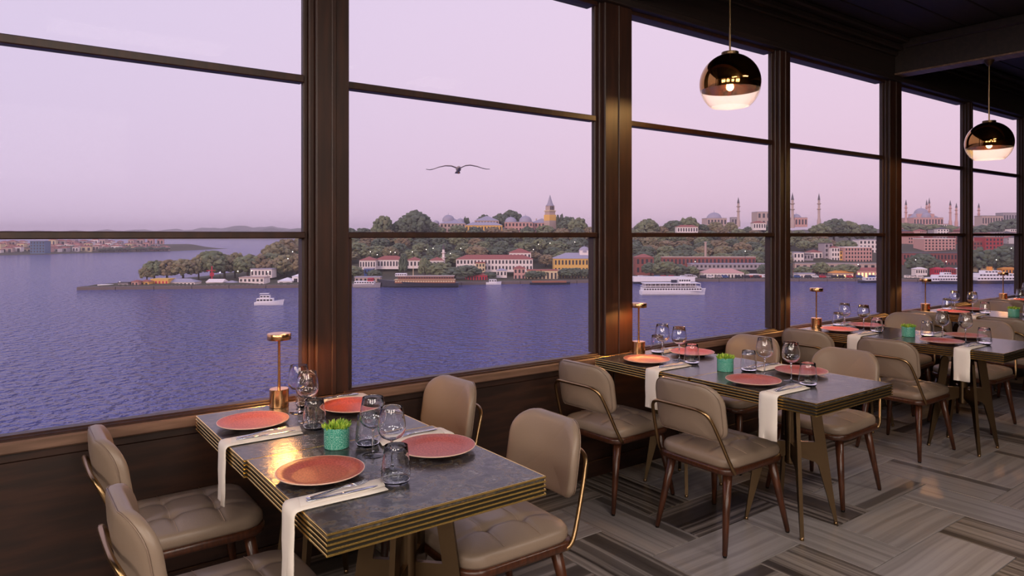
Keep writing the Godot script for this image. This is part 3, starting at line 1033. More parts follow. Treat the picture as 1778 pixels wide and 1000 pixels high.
# ---------------------------------------------------------------- outdoors: u metres to the right of the middle of the view, w metres away, heights over the sea
func O(u: float, w: float, h: float) -> Vector3:
	return Vector3(0, 0, EYE.z) + fw * w + rt * u + Vector3(0, SEA + h, 0)

func U(px: float, w: float) -> float:
	return (px - 889.0) / FOCAL * w

func H(py: float, w: float) -> float:      # height over the sea of what shows at row py at that distance
	return EYE.y + (407.0 - py) / FOCAL * w - SEA

func table_of(x: float, pts: Array) -> float:
	if x <= pts[0][0]: return pts[0][1]
	for k in pts.size() - 1:
		if x <= pts[k + 1][0]:
			return lerpf(pts[k][1], pts[k + 1][1], (x - pts[k][0]) / (pts[k + 1][0] - pts[k][0]))
	return pts[pts.size() - 1][1]

const SHORE := [[-274, 437], [-138, 456], [-97, 467], [46, 500], [94, 512], [193, 518], [277, 518], [370, 500], [700, 480], [1300, 430]]
const CREST := [[-274, 2], [-235, 5], [-205, 16], [-180, 26], [-104, 35], [7, 37], [87, 34], [161, 33], [241, 35], [315, 30], [377, 24], [438, 24], [700, 26], [1300, 30]]
const REACH := [[-274, 30], [-262, 60], [-235, 130], [-215, 220], [-190, 330], [-150, 520], [-60, 1100], [1300, 1300]]

func ground(u: float, w: float) -> float:
	var t := w - table_of(u, SHORE)
	var h := 2.0 + (table_of(u, CREST) - 2.0) * clampf((t - 65.0) / 215.0, 0.0, 1.0)
	return h + maxf(0.0, t - 300.0) * 0.022

func outdoors() -> void:
	# the strait
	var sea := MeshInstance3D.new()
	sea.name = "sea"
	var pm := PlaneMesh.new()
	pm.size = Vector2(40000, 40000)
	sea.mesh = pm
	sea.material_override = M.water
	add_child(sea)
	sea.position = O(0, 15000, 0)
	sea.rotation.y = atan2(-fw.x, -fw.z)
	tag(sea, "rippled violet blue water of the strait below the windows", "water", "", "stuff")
	# the headland and the city behind it
	var st := begin()
	st.set_smooth_group(1)
	var cols := []
	for i in 106:
		var u := -274.0 + i * 15.0
		var col := []
		for j in 61:
			var f := j / 60.0
			var w := table_of(u, SHORE) + 2.0 + table_of(u, REACH) * f * (0.35 + 0.65 * f)
			var bumpy := 0.0 if j < 3 else 0.8 * sin(u * 0.13 + w * 0.05) * sin(w * 0.09)
			col.append(O(u, w, ground(u, w) + bumpy))
		cols.append(col)
	for i in 105:
		for j in 60:
			quad(st, cols[i][j], cols[i + 1][j], cols[i + 1][j + 1], cols[i][j + 1])
	part(struct("ground_headland"), "hillside", fin(st), M.earth)
	quay()
	far_shore()
	trees()
	headland_buildings()
	palace()
	shore_buildings()
	city()
	boats()
	gull()
	var fog := FogVolume.new()
	fog.name = "dusk_haze"
	fog.shape = RenderingServer.FOG_VOLUME_SHAPE_BOX
	fog.size = Vector3(16000, 150, 9000)
	var fm := FogMaterial.new()
	fm.density = 0.00013
	fm.albedo = Color8(246, 236, 248)
	fog.material = fm
	add_child(fog)
	fog.position = O(0, 4560, 76)
	fog.rotation.y = atan2(-fw.x, -fw.z)
	fog.set_meta("kind", "stuff")
	fog.set_meta("label", "thin violet dusk haze over the strait")
	fog.set_meta("category", "haze")

func quay() -> void:
	var q := struct("trim_quay")
	for k in SHORE.size() - 1:
		var a := O(SHORE[k][0], SHORE[k][1], 0)
		var b := O(SHORE[k + 1][0], SHORE[k + 1][1], 0)
		var n := int(ceil(a.distance_to(b) / 24.0))
		for i in n:
			var p := a.lerp(b, float(i) / n)
			var r := a.lerp(b, float(i + 1) / n)
			var mid := (p + r) / 2
			var turn := atan2(-(r - p).z, (r - p).x)
			var o := bpart(q, "quay_wall", M.quay_stone, Vector3(-0.5, -1, -2) * Vector3((p - r).length() - 0.4, 1, 1), Vector3(0.5, 1.9, 3) * Vector3((p - r).length() - 0.4, 1, 1))
			o.transform = Transform3D(Basis(Vector3.UP, turn), mid) * o.transform

func far_shore() -> void:
	# low town across the water on the headland side, and two faint ranges behind
	var st := begin()
	st.set_smooth_group(1)
	var P := []
	for i in 41:
		var f := i / 40.0
		var px := lerpf(-260.0, 292.0, f)
		var w := lerpf(1090.0, 1420.0, clampf((px + 60.0) / 352.0, 0, 1))
		var k := clampf((292.0 - px) / 60.0, 0.0, 1.0)
		var col := []
		for j in 6:
			col.append(O(U(px, w) * (1.0 + 0.0 * j), w + j * 60.0, [0.0, 1.5, 5.0, 9.0, 13.0, 0.0][j] * k))
		P.append(col)
	for i in 40:
		for j in 5: quad(st, P[i][j], P[i + 1][j], P[i + 1][j + 1], P[i][j + 1])
	part(struct("ground_far_shore"), "shore", fin(st), M.earth)
	for rg: Array in [[-100.0, 560.0, 7200.0, [[-100, 60], [120, 70], [330, 86], [420, 122], [500, 104], [560, 80]], 3], [250.0, 620.0, 5200.0, [[250, 26], [340, 44], [430, 66], [520, 78], [620, 50]], 5]]:
		var s := begin()
		s.set_smooth_group(1)
		var Q := []
		for i in 61:
			var px: float = lerpf(rg[0], rg[1], i / 60.0)
			var top: float = table_of(px, rg[3]) + 9.0 * sin(px * 0.11) + 5.0 * sin(px * 0.31)
			var col := []
			for j in 7:
				var f := j / 6.0
				col.append(O(U(px, rg[2]), rg[2] + (f - 0.5) * 900.0, top * sin(f * PI)))
			Q.append(col)
		for i in 60:
			for j in 6: quad(s, Q[i][j], Q[i + 1][j], Q[i + 1][j + 1], Q[i][j + 1])
		part(struct("ground_range_%d" % rg[4]), "ridge", fin(s), M.far_hill)
	var r := RandomNumberGenerator.new()
	r.seed = 31
	for k in 74:
		var px := r.randf_range(-10, 240)
		if k < 52: px = lerpf(-8.0, 284.0, k / 51.0) + r.randf_range(-3, 3)
		if absf(px - 64) < 14: continue
		var row := k % 3
		var w := lerpf(1100.0, 1420.0, clampf((px + 60.0) / 352.0, 0, 1)) + 30.0 + row * 75.0 + (37.0 if k >= 52 else 0.0)
		var hb: float = [2.0, 6.0, 11.0][row]
		var ht := r.randf_range(6.0, 11.0) + row * 1.0
		var wd := r.randf_range(9.0, 18.0)
		building("far_house", ["small pale house by the water on the far town shore", "small house among the roofs of the far town", "small house on the rise of the far town"][row], "house", ["far town by the water", "far town in the middle", "far town on the rise"][row], U(px, w), w, hb, wd, 10.0, ht, [M.white_wall, M.cream_wall, M.pink_wall, M.stone_wall, M.grey_wall][r.randi() % 5], M.red_roof, "hip" if r.randf() < 0.7 else "flat", 1, 2, r.randf_range(-0.3, 0.3))
	building("office_tower", "blue glass office block above the far town", "building", "", U(64, 1190), 1190, 3, 24, 18, 20, M.blue_glass, M.dark_roof, "flat", 4, 5, 0.1)
	for k in 16:
		var px := lerpf(175.0, 291.0, k / 15.0)
		var w := lerpf(1100.0, 1420.0, clampf((px + 60.0) / 352.0, 0, 1)) + 20.0
		plant_tree(U(px, w), w, 1.5, r.randf_range(11, 17), r.randf_range(6.0, 9.0), "low dark tree along the water of the far town", "trees of the far town", "foliage_dark")

# ---- trees
var crowns := []
func make_crowns() -> void:
	# icosahedron-like lumps scattered over an ellipsoid: a leafy crown that breaks up the light
	var g := (1.0 + sqrt(5.0)) / 2.0
	var V := [Vector3(-1, g, 0), Vector3(1, g, 0), Vector3(-1, -g, 0), Vector3(1, -g, 0), Vector3(0, -1, g), Vector3(0, 1, g), Vector3(0, -1, -g), Vector3(0, 1, -g), Vector3(g, 0, -1), Vector3(g, 0, 1), Vector3(-g, 0, -1), Vector3(-g, 0, 1)]
	var F := [[0, 11, 5], [0, 5, 1], [0, 1, 7], [0, 7, 10], [0, 10, 11], [1, 5, 9], [5, 11, 4], [11, 10, 2], [10, 7, 6], [7, 1, 8], [3, 9, 4], [3, 4, 2], [3, 2, 6], [3, 6, 8], [3, 8, 9], [4, 9, 5], [2, 4, 11], [6, 2, 10], [8, 6, 7], [9, 8, 1]]
	var r := RandomNumberGenerator.new()
	for k in 7:
		r.seed = 300 + k
		var st := begin()
		var count := 120
		for i in count:
			var y := 1.0 - 1.7 * (i + 0.5) / count
			var az := i * 2.399963 + r.randf() * 0.5
			var rad := sqrt(maxf(0.0, 1.0 - y * y))
			var shell := r.randf_range(0.66, 0.94)
			var c := Vector3(rad * cos(az), y * 0.95, rad * sin(az)) * shell
			var size := r.randf_range(0.15, 0.27)
			var b := Basis.from_euler(Vector3(r.randf() * 6, r.randf() * 6, r.randf() * 6))
			var tint := r.randf_range(0.55, 1.15)
			st.set_color(Color(tint * r.randf_range(0.9, 1.1), tint, tint * r.randf_range(0.85, 1.1)))
			var q := []
			for v: Vector3 in V: q.append(c + b * (v / 1.902) * size * r.randf_range(0.7, 1.2))
			for f: Array in F:
				tri(st, q[f[0]], q[f[1]], q[f[2]])
		crowns.append(fin(st))

func plant_tree(u: float, w: float, base: float, wide: float, high: float, label: String, group: String, kind: String, called := "broadleaf_tree") -> void:
	if crowns.is_empty(): make_crowns()
	var t := thing(called, label, "tree", O(u, w, base), rng.randf() * TAU, group)
	var ch := high * 0.86
	part(t, "crown", crowns[rng.randi() % crowns.size()], M[kind], Transform3D(Basis.from_scale(Vector3(wide / 2, ch / 2, wide / 2 * rng.randf_range(0.85, 1.1))), Vector3(0, high - ch / 2, 0)))
	part(t, "trunk", trunk_mesh(), M.bark, Transform3D(Basis.from_scale(Vector3(wide * 0.045, high * 0.45, wide * 0.045)), Vector3.ZERO))

var _trunk: Mesh
func trunk_mesh() -> Mesh:
	if _trunk == null:
		_trunk = lathed([Vector2(0, -0.15), Vector2(1.3, -0.15), Vector2(1.0, 0.2), Vector2(0.7, 1.0), Vector2(0, 1.0)], 7)
	return _trunk

func trees() -> void:
	var kinds := ["foliage_green", "foliage_olive", "foliage_dark", "foliage_green", "foliage_russet", "foliage_dark"]
	var names := {"foliage_green": "dull green", "foliage_olive": "olive brown", "foliage_dark": "dark green", "foliage_russet": "russet brown"}
	# rows up the slope
	for row in 8:
		var t: float = [76.0, 100.0, 126.0, 154.0, 184.0, 214.0, 244.0, 276.0][row]
		var u := -196.0 + rng.randf_range(0, 8)
		while u < 335.0:
			var w := table_of(u, SHORE) + t + rng.randf_range(-8, 8)
			var px := 889.0 + FOCAL * u / w
			var step := rng.randf_range(15.0, 20.0)
			var skip := (px > 1046 and px < 1092) or (px > 545 and px < 592 and t > 80)
			if px > 1365 and row < 4: skip = true
			if row == 0 and (px > 610 and px < 1040): skip = true
			if row == 1 and (px > 620 and px < 735 or px > 790 and px < 930): skip = true
			if px < 590 and row > 5: skip = true
			if row == 7 and (px > 715 and px < 1000): skip = true
			if not skip:
				var kind: String = kinds[rng.randi() % 6]
				plant_tree(u, w, ground(u, w) - 0.5, rng.randf_range(15, 21), rng.randf_range(10.0, 14.5) + (2.0 if row == 7 else 0.0), "%s broadleaf tree on the wooded slope below the palace" % names[kind], "%s trees on the wooded slope" % names[kind], kind)
			u += step
	# taller crowns that stand out against the sky
	for a: Array in [[722, 700, 366, 30], [665, 705, 375, 22], [700, 715, 378, 20], [745, 735, 384, 20], [888, 830, 365, 26], [868, 820, 371, 20], [840, 830, 373, 16], [986, 790, 376, 22], [1003, 770, 378, 24], [1195, 790, 377, 26], [1170, 790, 382, 24], [1125, 780, 380, 26], [1448, 800, 380, 32], [1475, 800, 384, 28], [1425, 790, 388, 24], [1500, 800, 389, 26], [1352, 790, 384, 24]]:
		var w: float = a[1]
		var u := U(a[0], w)
		var g := ground(u, w) - 0.5
		plant_tree(u, w, g, a[3], H(a[2], w) - g, "tall round tree standing out on the hill crest", "tall trees on the hill crest", "foliage_green" if int(a[0]) % 2 else "foliage_dark")
	for a: Array in [[808, 800, 376], [812, 800, 378], [968, 800, 373], [990, 790, 377], [840, 815, 372], [975, 800, 371]]:
		var w: float = a[1]
		var u := U(a[0], w)
		var g := ground(u, w)
		plant_tree(u, w, g, 5.0, H(a[2], w) - g, "slim dark cypress among the palace roofs", "cypresses among the palace roofs", "foliage_dark", "cypress")
	# headland
	for a: Array in [[268, 488, 452, 15], [290, 492, 451, 18], [318, 494, 449, 19], [255, 484, 462, 11], [345, 500, 443, 14], [367, 506, 434, 24], [390, 512, 441, 18], [408, 520, 439, 16], [430, 512, 442, 20], [452, 516, 441, 20], [472, 520, 439, 18], [495, 518, 442, 20], [515, 520, 440, 20], [480, 560, 420, 22], [500, 580, 415, 24], [522, 590, 413, 26], [540, 600, 412, 26], [560, 590, 414, 24]]:
		var w: float = a[1]
		var u := U(a[0], w)
		var g := minf(ground(u, w), 10.0)
		var kind: String = ["foliage_olive", "foliage_green", "foliage_russet"][int(a[0]) % 3]
		plant_tree(u, w, g - 0.3, a[3], H(a[2], w) - g + 0.3, "%s broadleaf tree on the low headland point" % names[kind], "%s trees on the headland point" % names[kind], kind)
	# among the quayside buildings
	for a: Array in [[612, 500, 462, 16], [650, 505, 468, 12], [738, 510, 448, 10], [765, 512, 455, 22], [790, 505, 464, 20], [812, 505, 460, 20], [700, 520, 440, 7], [845, 510, 472, 14], [925, 508, 470, 12], [940, 515, 468, 10], [985, 520, 466, 14], [1000, 520, 465, 12], [1015, 520, 467, 10], [1030, 520, 466, 12], [1155, 535, 453, 20], [1175, 538, 458, 18], [1130, 540, 456, 14], [1200, 540, 462, 12], [1330, 535, 459, 14], [1290, 535, 468, 9], [1395, 545, 462, 14], [1425, 545, 455, 14], [1470, 540, 458, 20], [1455, 540, 462, 14], [1600, 560, 440, 22], [1615, 562, 446, 18], [1700, 560, 430, 24], [1720, 565, 436, 18], [1750, 560, 427, 26], [1770, 565, 425, 26], [1590, 1000, 388, 30], [1620, 1000, 389, 30], [1650, 1000, 391, 26], [1735, 950, 384, 36], [1760, 950, 380, 36], [1708, 900, 391, 28], [1575, 960, 387, 30]]:
		var w: float = a[1]
		var u := U(a[0], w)
		var g := ground(u, w)
		plant_tree(u, w, g - 0.3, a[3], maxf(5.0, H(a[2], w) - g + 0.3), "bushy dark tree between the buildings of the city shore", "trees between the city shore buildings", "foliage_dark" if int(a[0]) % 3 else "foliage_green")

# ---- buildings
func building(called: String, label: String, category: String, group: String, u: float, w: float, base: float, wide: float, deep: float, high: float, wall: Material, roof: Material, style: String, rows: int, cols: int, turn := 0.0, glass: Material = null) -> Node3D:
	# local x to the right, z towards the viewer's shore; w is the distance of the front
	var t := thing(called, label, category, O(u, w + deep / 2, base), atan2(-fw.x, -fw.z) + turn, group)
	bpart(t, "walls", wall, Vector3(-wide / 2, -1.0, -deep / 2), Vector3(wide / 2, high, deep / 2))
	if style == "hip" or style == "gable":
		var st := begin()
		var e := 0.5
		var rh := minf(wide, deep) * 0.22
		var a := Vector3(-wide / 2 - e, high, deep / 2 + e)
		var b := Vector3(wide / 2 + e, high, deep / 2 + e)
		var c := Vector3(wide / 2 + e, high, -deep / 2 - e)
		var d := Vector3(-wide / 2 - e, high, -deep / 2 - e)
		var inset := minf(deep / 2, wide / 2 - 0.2) if style == "hip" else 0.0
		var p := Vector3(-wide / 2 + inset, high + rh, 0)
		var q := Vector3(wide / 2 - inset, high + rh, 0)
		fquad(st, a, b, q, p)
		fquad(st, c, d, p, q)
		ftri(st, b, c, q)
		ftri(st, d, a, p)
		fquad(st, d, c, b, a)
		part(t, "roof", st.commit(), roof)
	elif style == "flat":
		bpart(t, "parapet", roof, Vector3(-wide / 2 - 0.25, high, -deep / 2 - 0.25), Vector3(wide / 2 + 0.25, high + 0.7, deep / 2 + 0.25))
	elif style == "dome":
		part(t, "dome", dome_mesh(), roof, Transform3D(Basis.from_scale(Vector3.ONE * minf(wide, deep) * 0.47), Vector3(0, high, 0)))
	var gm: Material = glass if glass else M.window_dark
	for i in rows:
		for j in cols:
			var cw := wide / cols
			var chh := high / rows
			var x := -wide / 2 + (j + 0.5) * cw
			var y := (i + 0.5) * chh
			bpart(t, "window", gm, Vector3(x - cw * 0.24, y - chh * 0.28, deep / 2 - 0.05), Vector3(x + cw * 0.24, y + chh * 0.30, deep / 2 + 0.12))
	return t

func bld(called: String, label: String, category: String, px0: float, px1: float, top: float, foot: float, w: float, deep: float, wall: Material, roof: Material, style: String, rows: int, cols: int, turn := 0.0, glass: Material = null) -> Node3D:
	# a building whose face spans px0..px1 and top..foot at distance w; it stands on the ground there
	var b := H(foot, w)
	return building(called, label, category, "", U((px0 + px1) / 2, w), w, b, (px1 - px0) / FOCAL * w, deep, H(top, w) - b, wall, roof, style, rows, cols, turn, glass)

var _dome: Mesh
func dome_mesh() -> Mesh:
	if _dome == null:
		var p := [Vector2(0, -0.25), Vector2(1.02, -0.25), Vector2(1.02, 0.0)]
		for k in 9:
			var a := PI / 2 * k / 8.0
			p.append(Vector2(cos(a), 0.86 * sin(a)) if k < 8 else Vector2(0.03, 0.86))
		p.append(Vector2(0.03, 1.15))
		p.append(Vector2(0, 1.15))
		_dome = lathed(p, 24)
	return _dome

func minaret(px: float, top: float, foot: float, w: float, r: float, label: String, wall: Material, group := "") -> void:
	var b := H(foot, w) - 6.0
	var hh := H(top, w) - b
	var t := thing("minaret", label, "minaret", O(U(px, w), w, b), 0, group)
	part(t, "shaft", lathed([Vector2(0, 0), Vector2(r * 1.5, 0), Vector2(r * 1.5, hh * 0.2), Vector2(r, hh * 0.24), Vector2(r * 0.92, hh * 0.52), Vector2(r * 0.84, hh * 0.54), Vector2(r * 0.8, hh * 0.80), Vector2(0, hh * 0.80)], 14), wall)
	for f: float in [0.52, 0.68]:
		part(t, "balcony", lathed([Vector2(r * 0.8, hh * (f - 0.025)), Vector2(r * 1.6, hh * f), Vector2(r * 1.6, hh * (f + 0.012)), Vector2(r * 0.8, hh * (f + 0.012))], 14), wall)
	part(t, "spire", lathed([Vector2(0, hh * 0.79), Vector2(r * 1.0, hh * 0.79), Vector2(r * 0.5, hh * 0.9), Vector2(0.04, hh), Vector2(0, hh)], 14), M.dark_roof)

func dome_on(t: Node3D, x: float, z: float, y: float, r: float, m: Material) -> void:
	part(t, "dome", dome_mesh(), m, Transform3D(Basis.from_scale(Vector3.ONE * r), Vector3(x, y, z)))

func lamp_post(px: float, py: float, w: float, high: float) -> void:
	var u := U(px, w)
	var t := thing("street_lamp", "small lit street lamp among trees and roofs of the shore", "street lamp", O(u, w, H(py, w) - high), 0, "lit street lamps along the shore")
	part(t, "post", lathed([Vector2(0, -1), Vector2(0.16, -1), Vector2(0.1, high), Vector2(0, high)], 8), M.black_metal)
	part(t, "lamp_globe", lathed([Vector2(0, high - 0.1), Vector2(0.3, high + 0.1), Vector2(0.40, high + 0.4), Vector2(0.28, high + 0.7), Vector2(0, high + 0.8)], 10), M.street_lamp_glow)

func headland_buildings() -> void:
	bld("pavilion", "pavilion at the headland tip, floodlight put into its yellow wall colour", "pavilion", 262, 292, 486, 496, 462, 10, M.floodlight_tint, M.yellow_wall, "flat", 1, 5, 0, M.canvas_red)  # wall yellow stands in for lamplight at the headland tip
	bld("waterside_shed", "long low white shed on the headland quay", "shed", 285, 338, 490, 498, 465, 10, M.white_wall, M.lead_roof, "hip", 1, 8)
	bld("boathouse", "small white boathouse with gabled roof on headland quay", "house", 358, 386, 490, 498, 466, 9, M.white_wall, M.white_wall, "gable", 1, 3)
	bld("boathouse", "lower white boathouse beside the gabled one on headland quay", "house", 387, 410, 492, 498, 468, 8, M.white_wall, M.lead_roof, "hip", 1, 3)
	bld("clubhouse", "pale clubhouse with large dark windows on headland quay", "building", 415, 458, 483, 498, 470, 12, M.white_wall, M.stone_wall, "flat", 2, 6)
	bld("clubhouse", "white terrace building behind the clubhouse under the trees", "building", 435, 472, 468, 480, 500, 10, M.white_wall, M.lead_roof, "flat", 1, 6)
	bld("event_tent", "white pitched tent on headland quay", "tent", 482, 507, 488, 498, 471, 12, M.boat_white, M.boat_white, "hip", 1, 2)
	bld("event_tent", "tall white pavilion tent next to the pitched tent", "tent", 507, 532, 480, 498, 474, 12, M.boat_white, M.boat_white, "hip", 1, 2)
	bld("kiosk", "red fronted kiosk near the headland tip", "kiosk", 228, 240, 489, 499, 452, 6, M.pink_wall, M.red_roof, "hip", 1, 2)
	bld("kiosk", "kiosk near the headland tip, its lit look put into the yellow colour", "kiosk", 243, 258, 489, 499, 456, 6, M.floodlight_tint, M.red_roof, "hip", 1, 2)  # lit front painted as yellow wall colour
	bld("kiosk", "grey kiosk at the very end of the headland", "kiosk", 205, 222, 492, 500, 450, 5, M.grey_wall, M.dark_roof, "flat", 1, 2)
	bld("kiosk", "bright white kiosk at the end of the headland", "kiosk", 170, 190, 496, 501, 446, 4, M.boat_white, M.boat_white, "flat", 1, 3)
	var t := thing("harbour_crane", "red harbour mast among the headland trees", "mast", O(U(368, 480), 480, 2))
	part(t, "mast", lathed([Vector2(0, 0), Vector2(0.5, 0), Vector2(0.4, 11), Vector2(0, 11)], 8), M.canvas_red)
	bpart(t, "cabin", M.canvas_red, Vector3(-1.2, 4, -0.8), Vector3(1.2, 6.5, 0.8))
	bpart(t, "jib", M.canvas_red, Vector3(-3.5, 7.6, -0.2), Vector3(2.2, 8.2, 0.2))
	for a: Array in [[382, 474], [413, 472], [437, 471], [465, 473], [208, 491], [250, 490], [500, 450], [508, 438], [520, 470]]:
		lamp_post(a[0], a[1], 478.0, 6.0)

func palace() -> void:
	# pavilions, domes and the tower on the crest
	bld("palace_pavilion", "palace pavilion with low dome, floodlight put into its yellow wall colour", "pavilion", 716, 760, 391, 402, 770, 22, M.floodlight_tint, M.lead_roof, "hip", 1, 7)  # floodlight painted into the pavilion walls
	var a := bld("palace_wing", "long grey palace wing with lead domes", "palace", 764, 808, 388, 403, 785, 26, M.stone_wall, M.lead_roof, "hip", 2, 7)
	dome_on(a, -6, 0, 14.0, 7.0, M.lead_roof)
	dome_on(a, 8, 4, 12.0, 4.5, M.lead_roof)
	bld("palace_arcade", "arcade below the palace roofs, floodlight put into its yellow wall colour", "arcade", 808, 872, 391, 403, 775, 16, M.floodlight_tint, M.lead_roof, "hip", 1, 12)  # arcade floodlight painted as wall colour
	var k := bld("palace_hall", "broad palace hall with flat lead roof", "palace", 824, 866, 383, 400, 800, 26, M.stone_wall, M.lead_roof, "hip", 2, 8)
	var b := bld("palace_kitchen", "domed palace kitchen beside the tower", "palace", 876, 925, 386, 403, 790, 24, M.pink_wall, M.lead_roof, "flat", 2, 8)
	dome_on(b, -9, 0, 11.8, 6.8, M.lead_roof)
	dome_on(b, 8, 2, 12.6, 7.4, M.lead_roof)
	var c := bld("palace_wing", "stepped pink palace wing below the tower", "palace", 922, 1000, 387, 402, 800, 22, M.pink_wall, M.lead_roof, "hip", 2, 13)
	for j in 7: bpart(c, "chimney", M.stone_wall, Vector3(-20 + j * 6.5, 8, -3), Vector3(-18.6 + j * 6.5, 15.5, -1.6))
	for q: Array in [[740, 384, 5.5], [757, 386, 4.0]]:
		var t := thing("domed_kiosk", "small white domed kiosk above the yellow pavilion" if q[0] == 740 else "lesser domed kiosk beside the yellow pavilion", "kiosk", O(U(q[0], 806), 806, H(396, 806)))
		part(t, "drum", lathed([Vector2(0, 0), Vector2(q[2], 0), Vector2(q[2], H(q[1], 806) - H(396, 806) - q[2] * 0.3), Vector2(0, H(q[1], 806) - H(396, 806) - q[2] * 0.3)], 16), M.stone_wall)
		dome_on(t, 0, 0, H(q[1], 806) - H(396, 806) - q[2] * 0.3, q[2], M.lead_roof)
	var w := 800.0
	var g := H(392, w)
	var t := thing("palace_tower", "pale square palace tower with pointed grey spire", "tower", O(U(955, w), w, g))
	bpart(t, "plinth", M.stone_wall, Vector3(-5.2, -4, -5.2), Vector3(5.2, H(383, w) - g, 5.2))
	bpart(t, "floodlight_tinted_base", M.floodlight_tint, Vector3(-5, H(383, w) - g, -5), Vector3(5, H(373, w) - g, 5))  # floodlight at the tower foot, painted as a yellow block
	bpart(t, "shaft", M.stone_wall, Vector3(-4.3, H(373, w) - g, -4.3), Vector3(4.3, H(366, w) - g, 4.3))
	bpart(t, "gallery", M.cream_wall, Vector3(-5, H(367, w) - g, -5), Vector3(5, H(365.5, w) - g, 5))
	bpart(t, "lantern", M.stone_wall, Vector3(-3.7, H(366, w) - g, -3.7), Vector3(3.7, H(357, w) - g, 3.7))
	for j in 3: bpart(t, "window", M.window_dark, Vector3(-2.6 + j * 1.9, H(364.5, w) - g, 3.6), Vector3(-1.4 + j * 1.9, H(358.5, w) - g, 3.9))
	part(t, "spire", lathed([Vector2(0, H(357.5, w) - g), Vector2(4.9, H(357.5, w) - g), Vector2(3.0, H(353, w) - g), Vector2(0.1, H(338, w) - g), Vector2(0, H(338, w) - g)], 8, 20), M.lead_roof)

func shore_buildings() -> void:
	bld("barracks", "low white barracks with red roof left of the slim minaret", "building", 624, 652, 452, 466, 545, 14, M.white_wall, M.red_roof, "hip", 1, 6)
	bld("barracks", "white barracks wing with long red roof and small skylight", "building", 650, 702, 451, 465, 552, 14, M.white_wall, M.red_roof, "hip", 1, 10)
	bld("barracks", "short white wing with red roof under the trees", "building", 705, 730, 452, 464, 556, 14, M.white_wall, M.red_roof, "hip", 1, 4)
	bld("barracks", "white house with red roof at the foot of the slim minaret", "building", 745, 770, 452, 466, 552, 12, M.white_wall, M.red_roof, "hip", 1, 4)
	bld("long_barracks", "long white two storey block with red roof and rows of windows", "building", 792, 925, 450, 470, 548, 15, M.white_wall, M.red_roof, "hip", 2, 22)
	bld("upper_house", "white upper house with red roof behind the long block", "building", 884, 922, 439, 452, 575, 16, M.white_wall, M.red_roof, "hip", 1, 6)
	bld("gate_house", "cream gate house against the long white block", "building", 826, 842, 457, 472, 540, 8, M.cream_wall, M.red_roof, "flat", 2, 3)
	var y := bld("customs_hall", "yellow hall with grey dome and dark arched windows", "building", 962, 1034, 449, 476, 545, 20, M.yellow_wall, M.lead_roof, "hip", 2, 12)
	bpart(y, "drum", M.white_wall, Vector3(4.5, 12.0, -4), Vector3(12.5, 18.5, 4))
	dome_on(y, 8.5, 0, 18.0, 4.3, M.lead_roof)
	minaret(1019, 425, 452, 560, 0.9, "short white minaret beside the dome of the yellow hall", M.white_wall)
	minaret(770, 422, 462, 556, 1.2, "slim white minaret rising from the red roofed barracks", M.white_wall)
	bld("red_market", "low red roofed cafe on the quay", "building", 808, 846, 478, 490, 502, 10, M.canvas_red, M.red_roof, "hip", 1, 8)
	bld("quay_house", "small white house above the quay cafe", "building", 862, 880, 470, 480, 515, 8, M.white_wall, M.lead_roof, "hip", 1, 3)
	bld("quay_house", "pink house on the quay beside the white one", "building", 892, 912, 466, 486, 512, 9, M.pink_wall, M.red_roof, "hip", 2, 3)
	bld("quay_hall", "ochre arcaded hall on the quay below the yellow hall", "building", 915, 968, 470, 488, 512, 10, M.cream_wall, M.red_roof, "flat", 1, 8)
	bld("garden_building", "pale garden wall building with trees before it", "building", 970, 1034, 470, 487, 524, 6, M.cream_wall, M.stone_wall, "flat", 1, 12)
	bld("blue_kiosk", "blue fronted kiosk under the barracks", "kiosk", 632, 648, 467, 477, 520, 6, M.canvas_blue, M.lead_roof, "flat", 1, 3)
	bld("pier_shed", "pale shed on the pier behind the moored ship", "shed", 616, 660, 482, 491, 480, 6, M.stone_wall, M.lead_roof, "flat", 1, 6)
	for a: Array in [[643, 438], [655, 443], [678, 438], [686, 439], [716, 438], [740, 434], [752, 432], [782, 441], [800, 432], [926, 434], [935, 425], [955, 423], [998, 421]]:
		lamp_post(a[0], a[1], 560.0 + 40.0 * (440.0 - a[1]) / 10.0, 7.0)
	# below the slope, past the second post
	bld("sea_rampart", "long brick sea wall with pale coping below the wooded slope", "wall", 1150, 1312, 447, 462, 575, 6, M.brick_wall, M.stone_wall, "flat", 1, 24)
	bld("station_shed", "long grey platform roof in front of the brick sea wall", "shed", 1200, 1330, 459, 466, 560, 12, M.grey_wall, M.lead_roof, "flat", 1, 18)
	bld("brick_house", "brick house with red roof beside the bushy trees", "house", 1104, 1135, 447, 476, 560, 12, M.brick_wall, M.red_roof, "hip", 2, 4)
	bld("ferry_hall", "wide ferry hall with pale pitched roof on the quay", "building", 1222, 1292, 474, 488, 528, 14, M.white_wall, M.pink_wall, "hip", 1, 12)
	bld("ticket_hall", "small red and white ticket hall on the quay", "building", 1296, 1335, 478, 488, 528, 10, M.red_wall, M.white_wall, "flat", 1, 6)
	var c := thing("stone_column", "single pale stone column rising from the trees", "column", O(U(1225, 590), 590, H(450, 590)))
	part(c, "shaft", lathed([Vector2(0, 0), Vector2(1.6, 0), Vector2(1.5, 1.5), Vector2(1.0, 2), Vector2(0.9, 13.5), Vector2(1.2, 14), Vector2(1.2, 14.8), Vector2(0, 14.8)], 12), M.stone_wall)

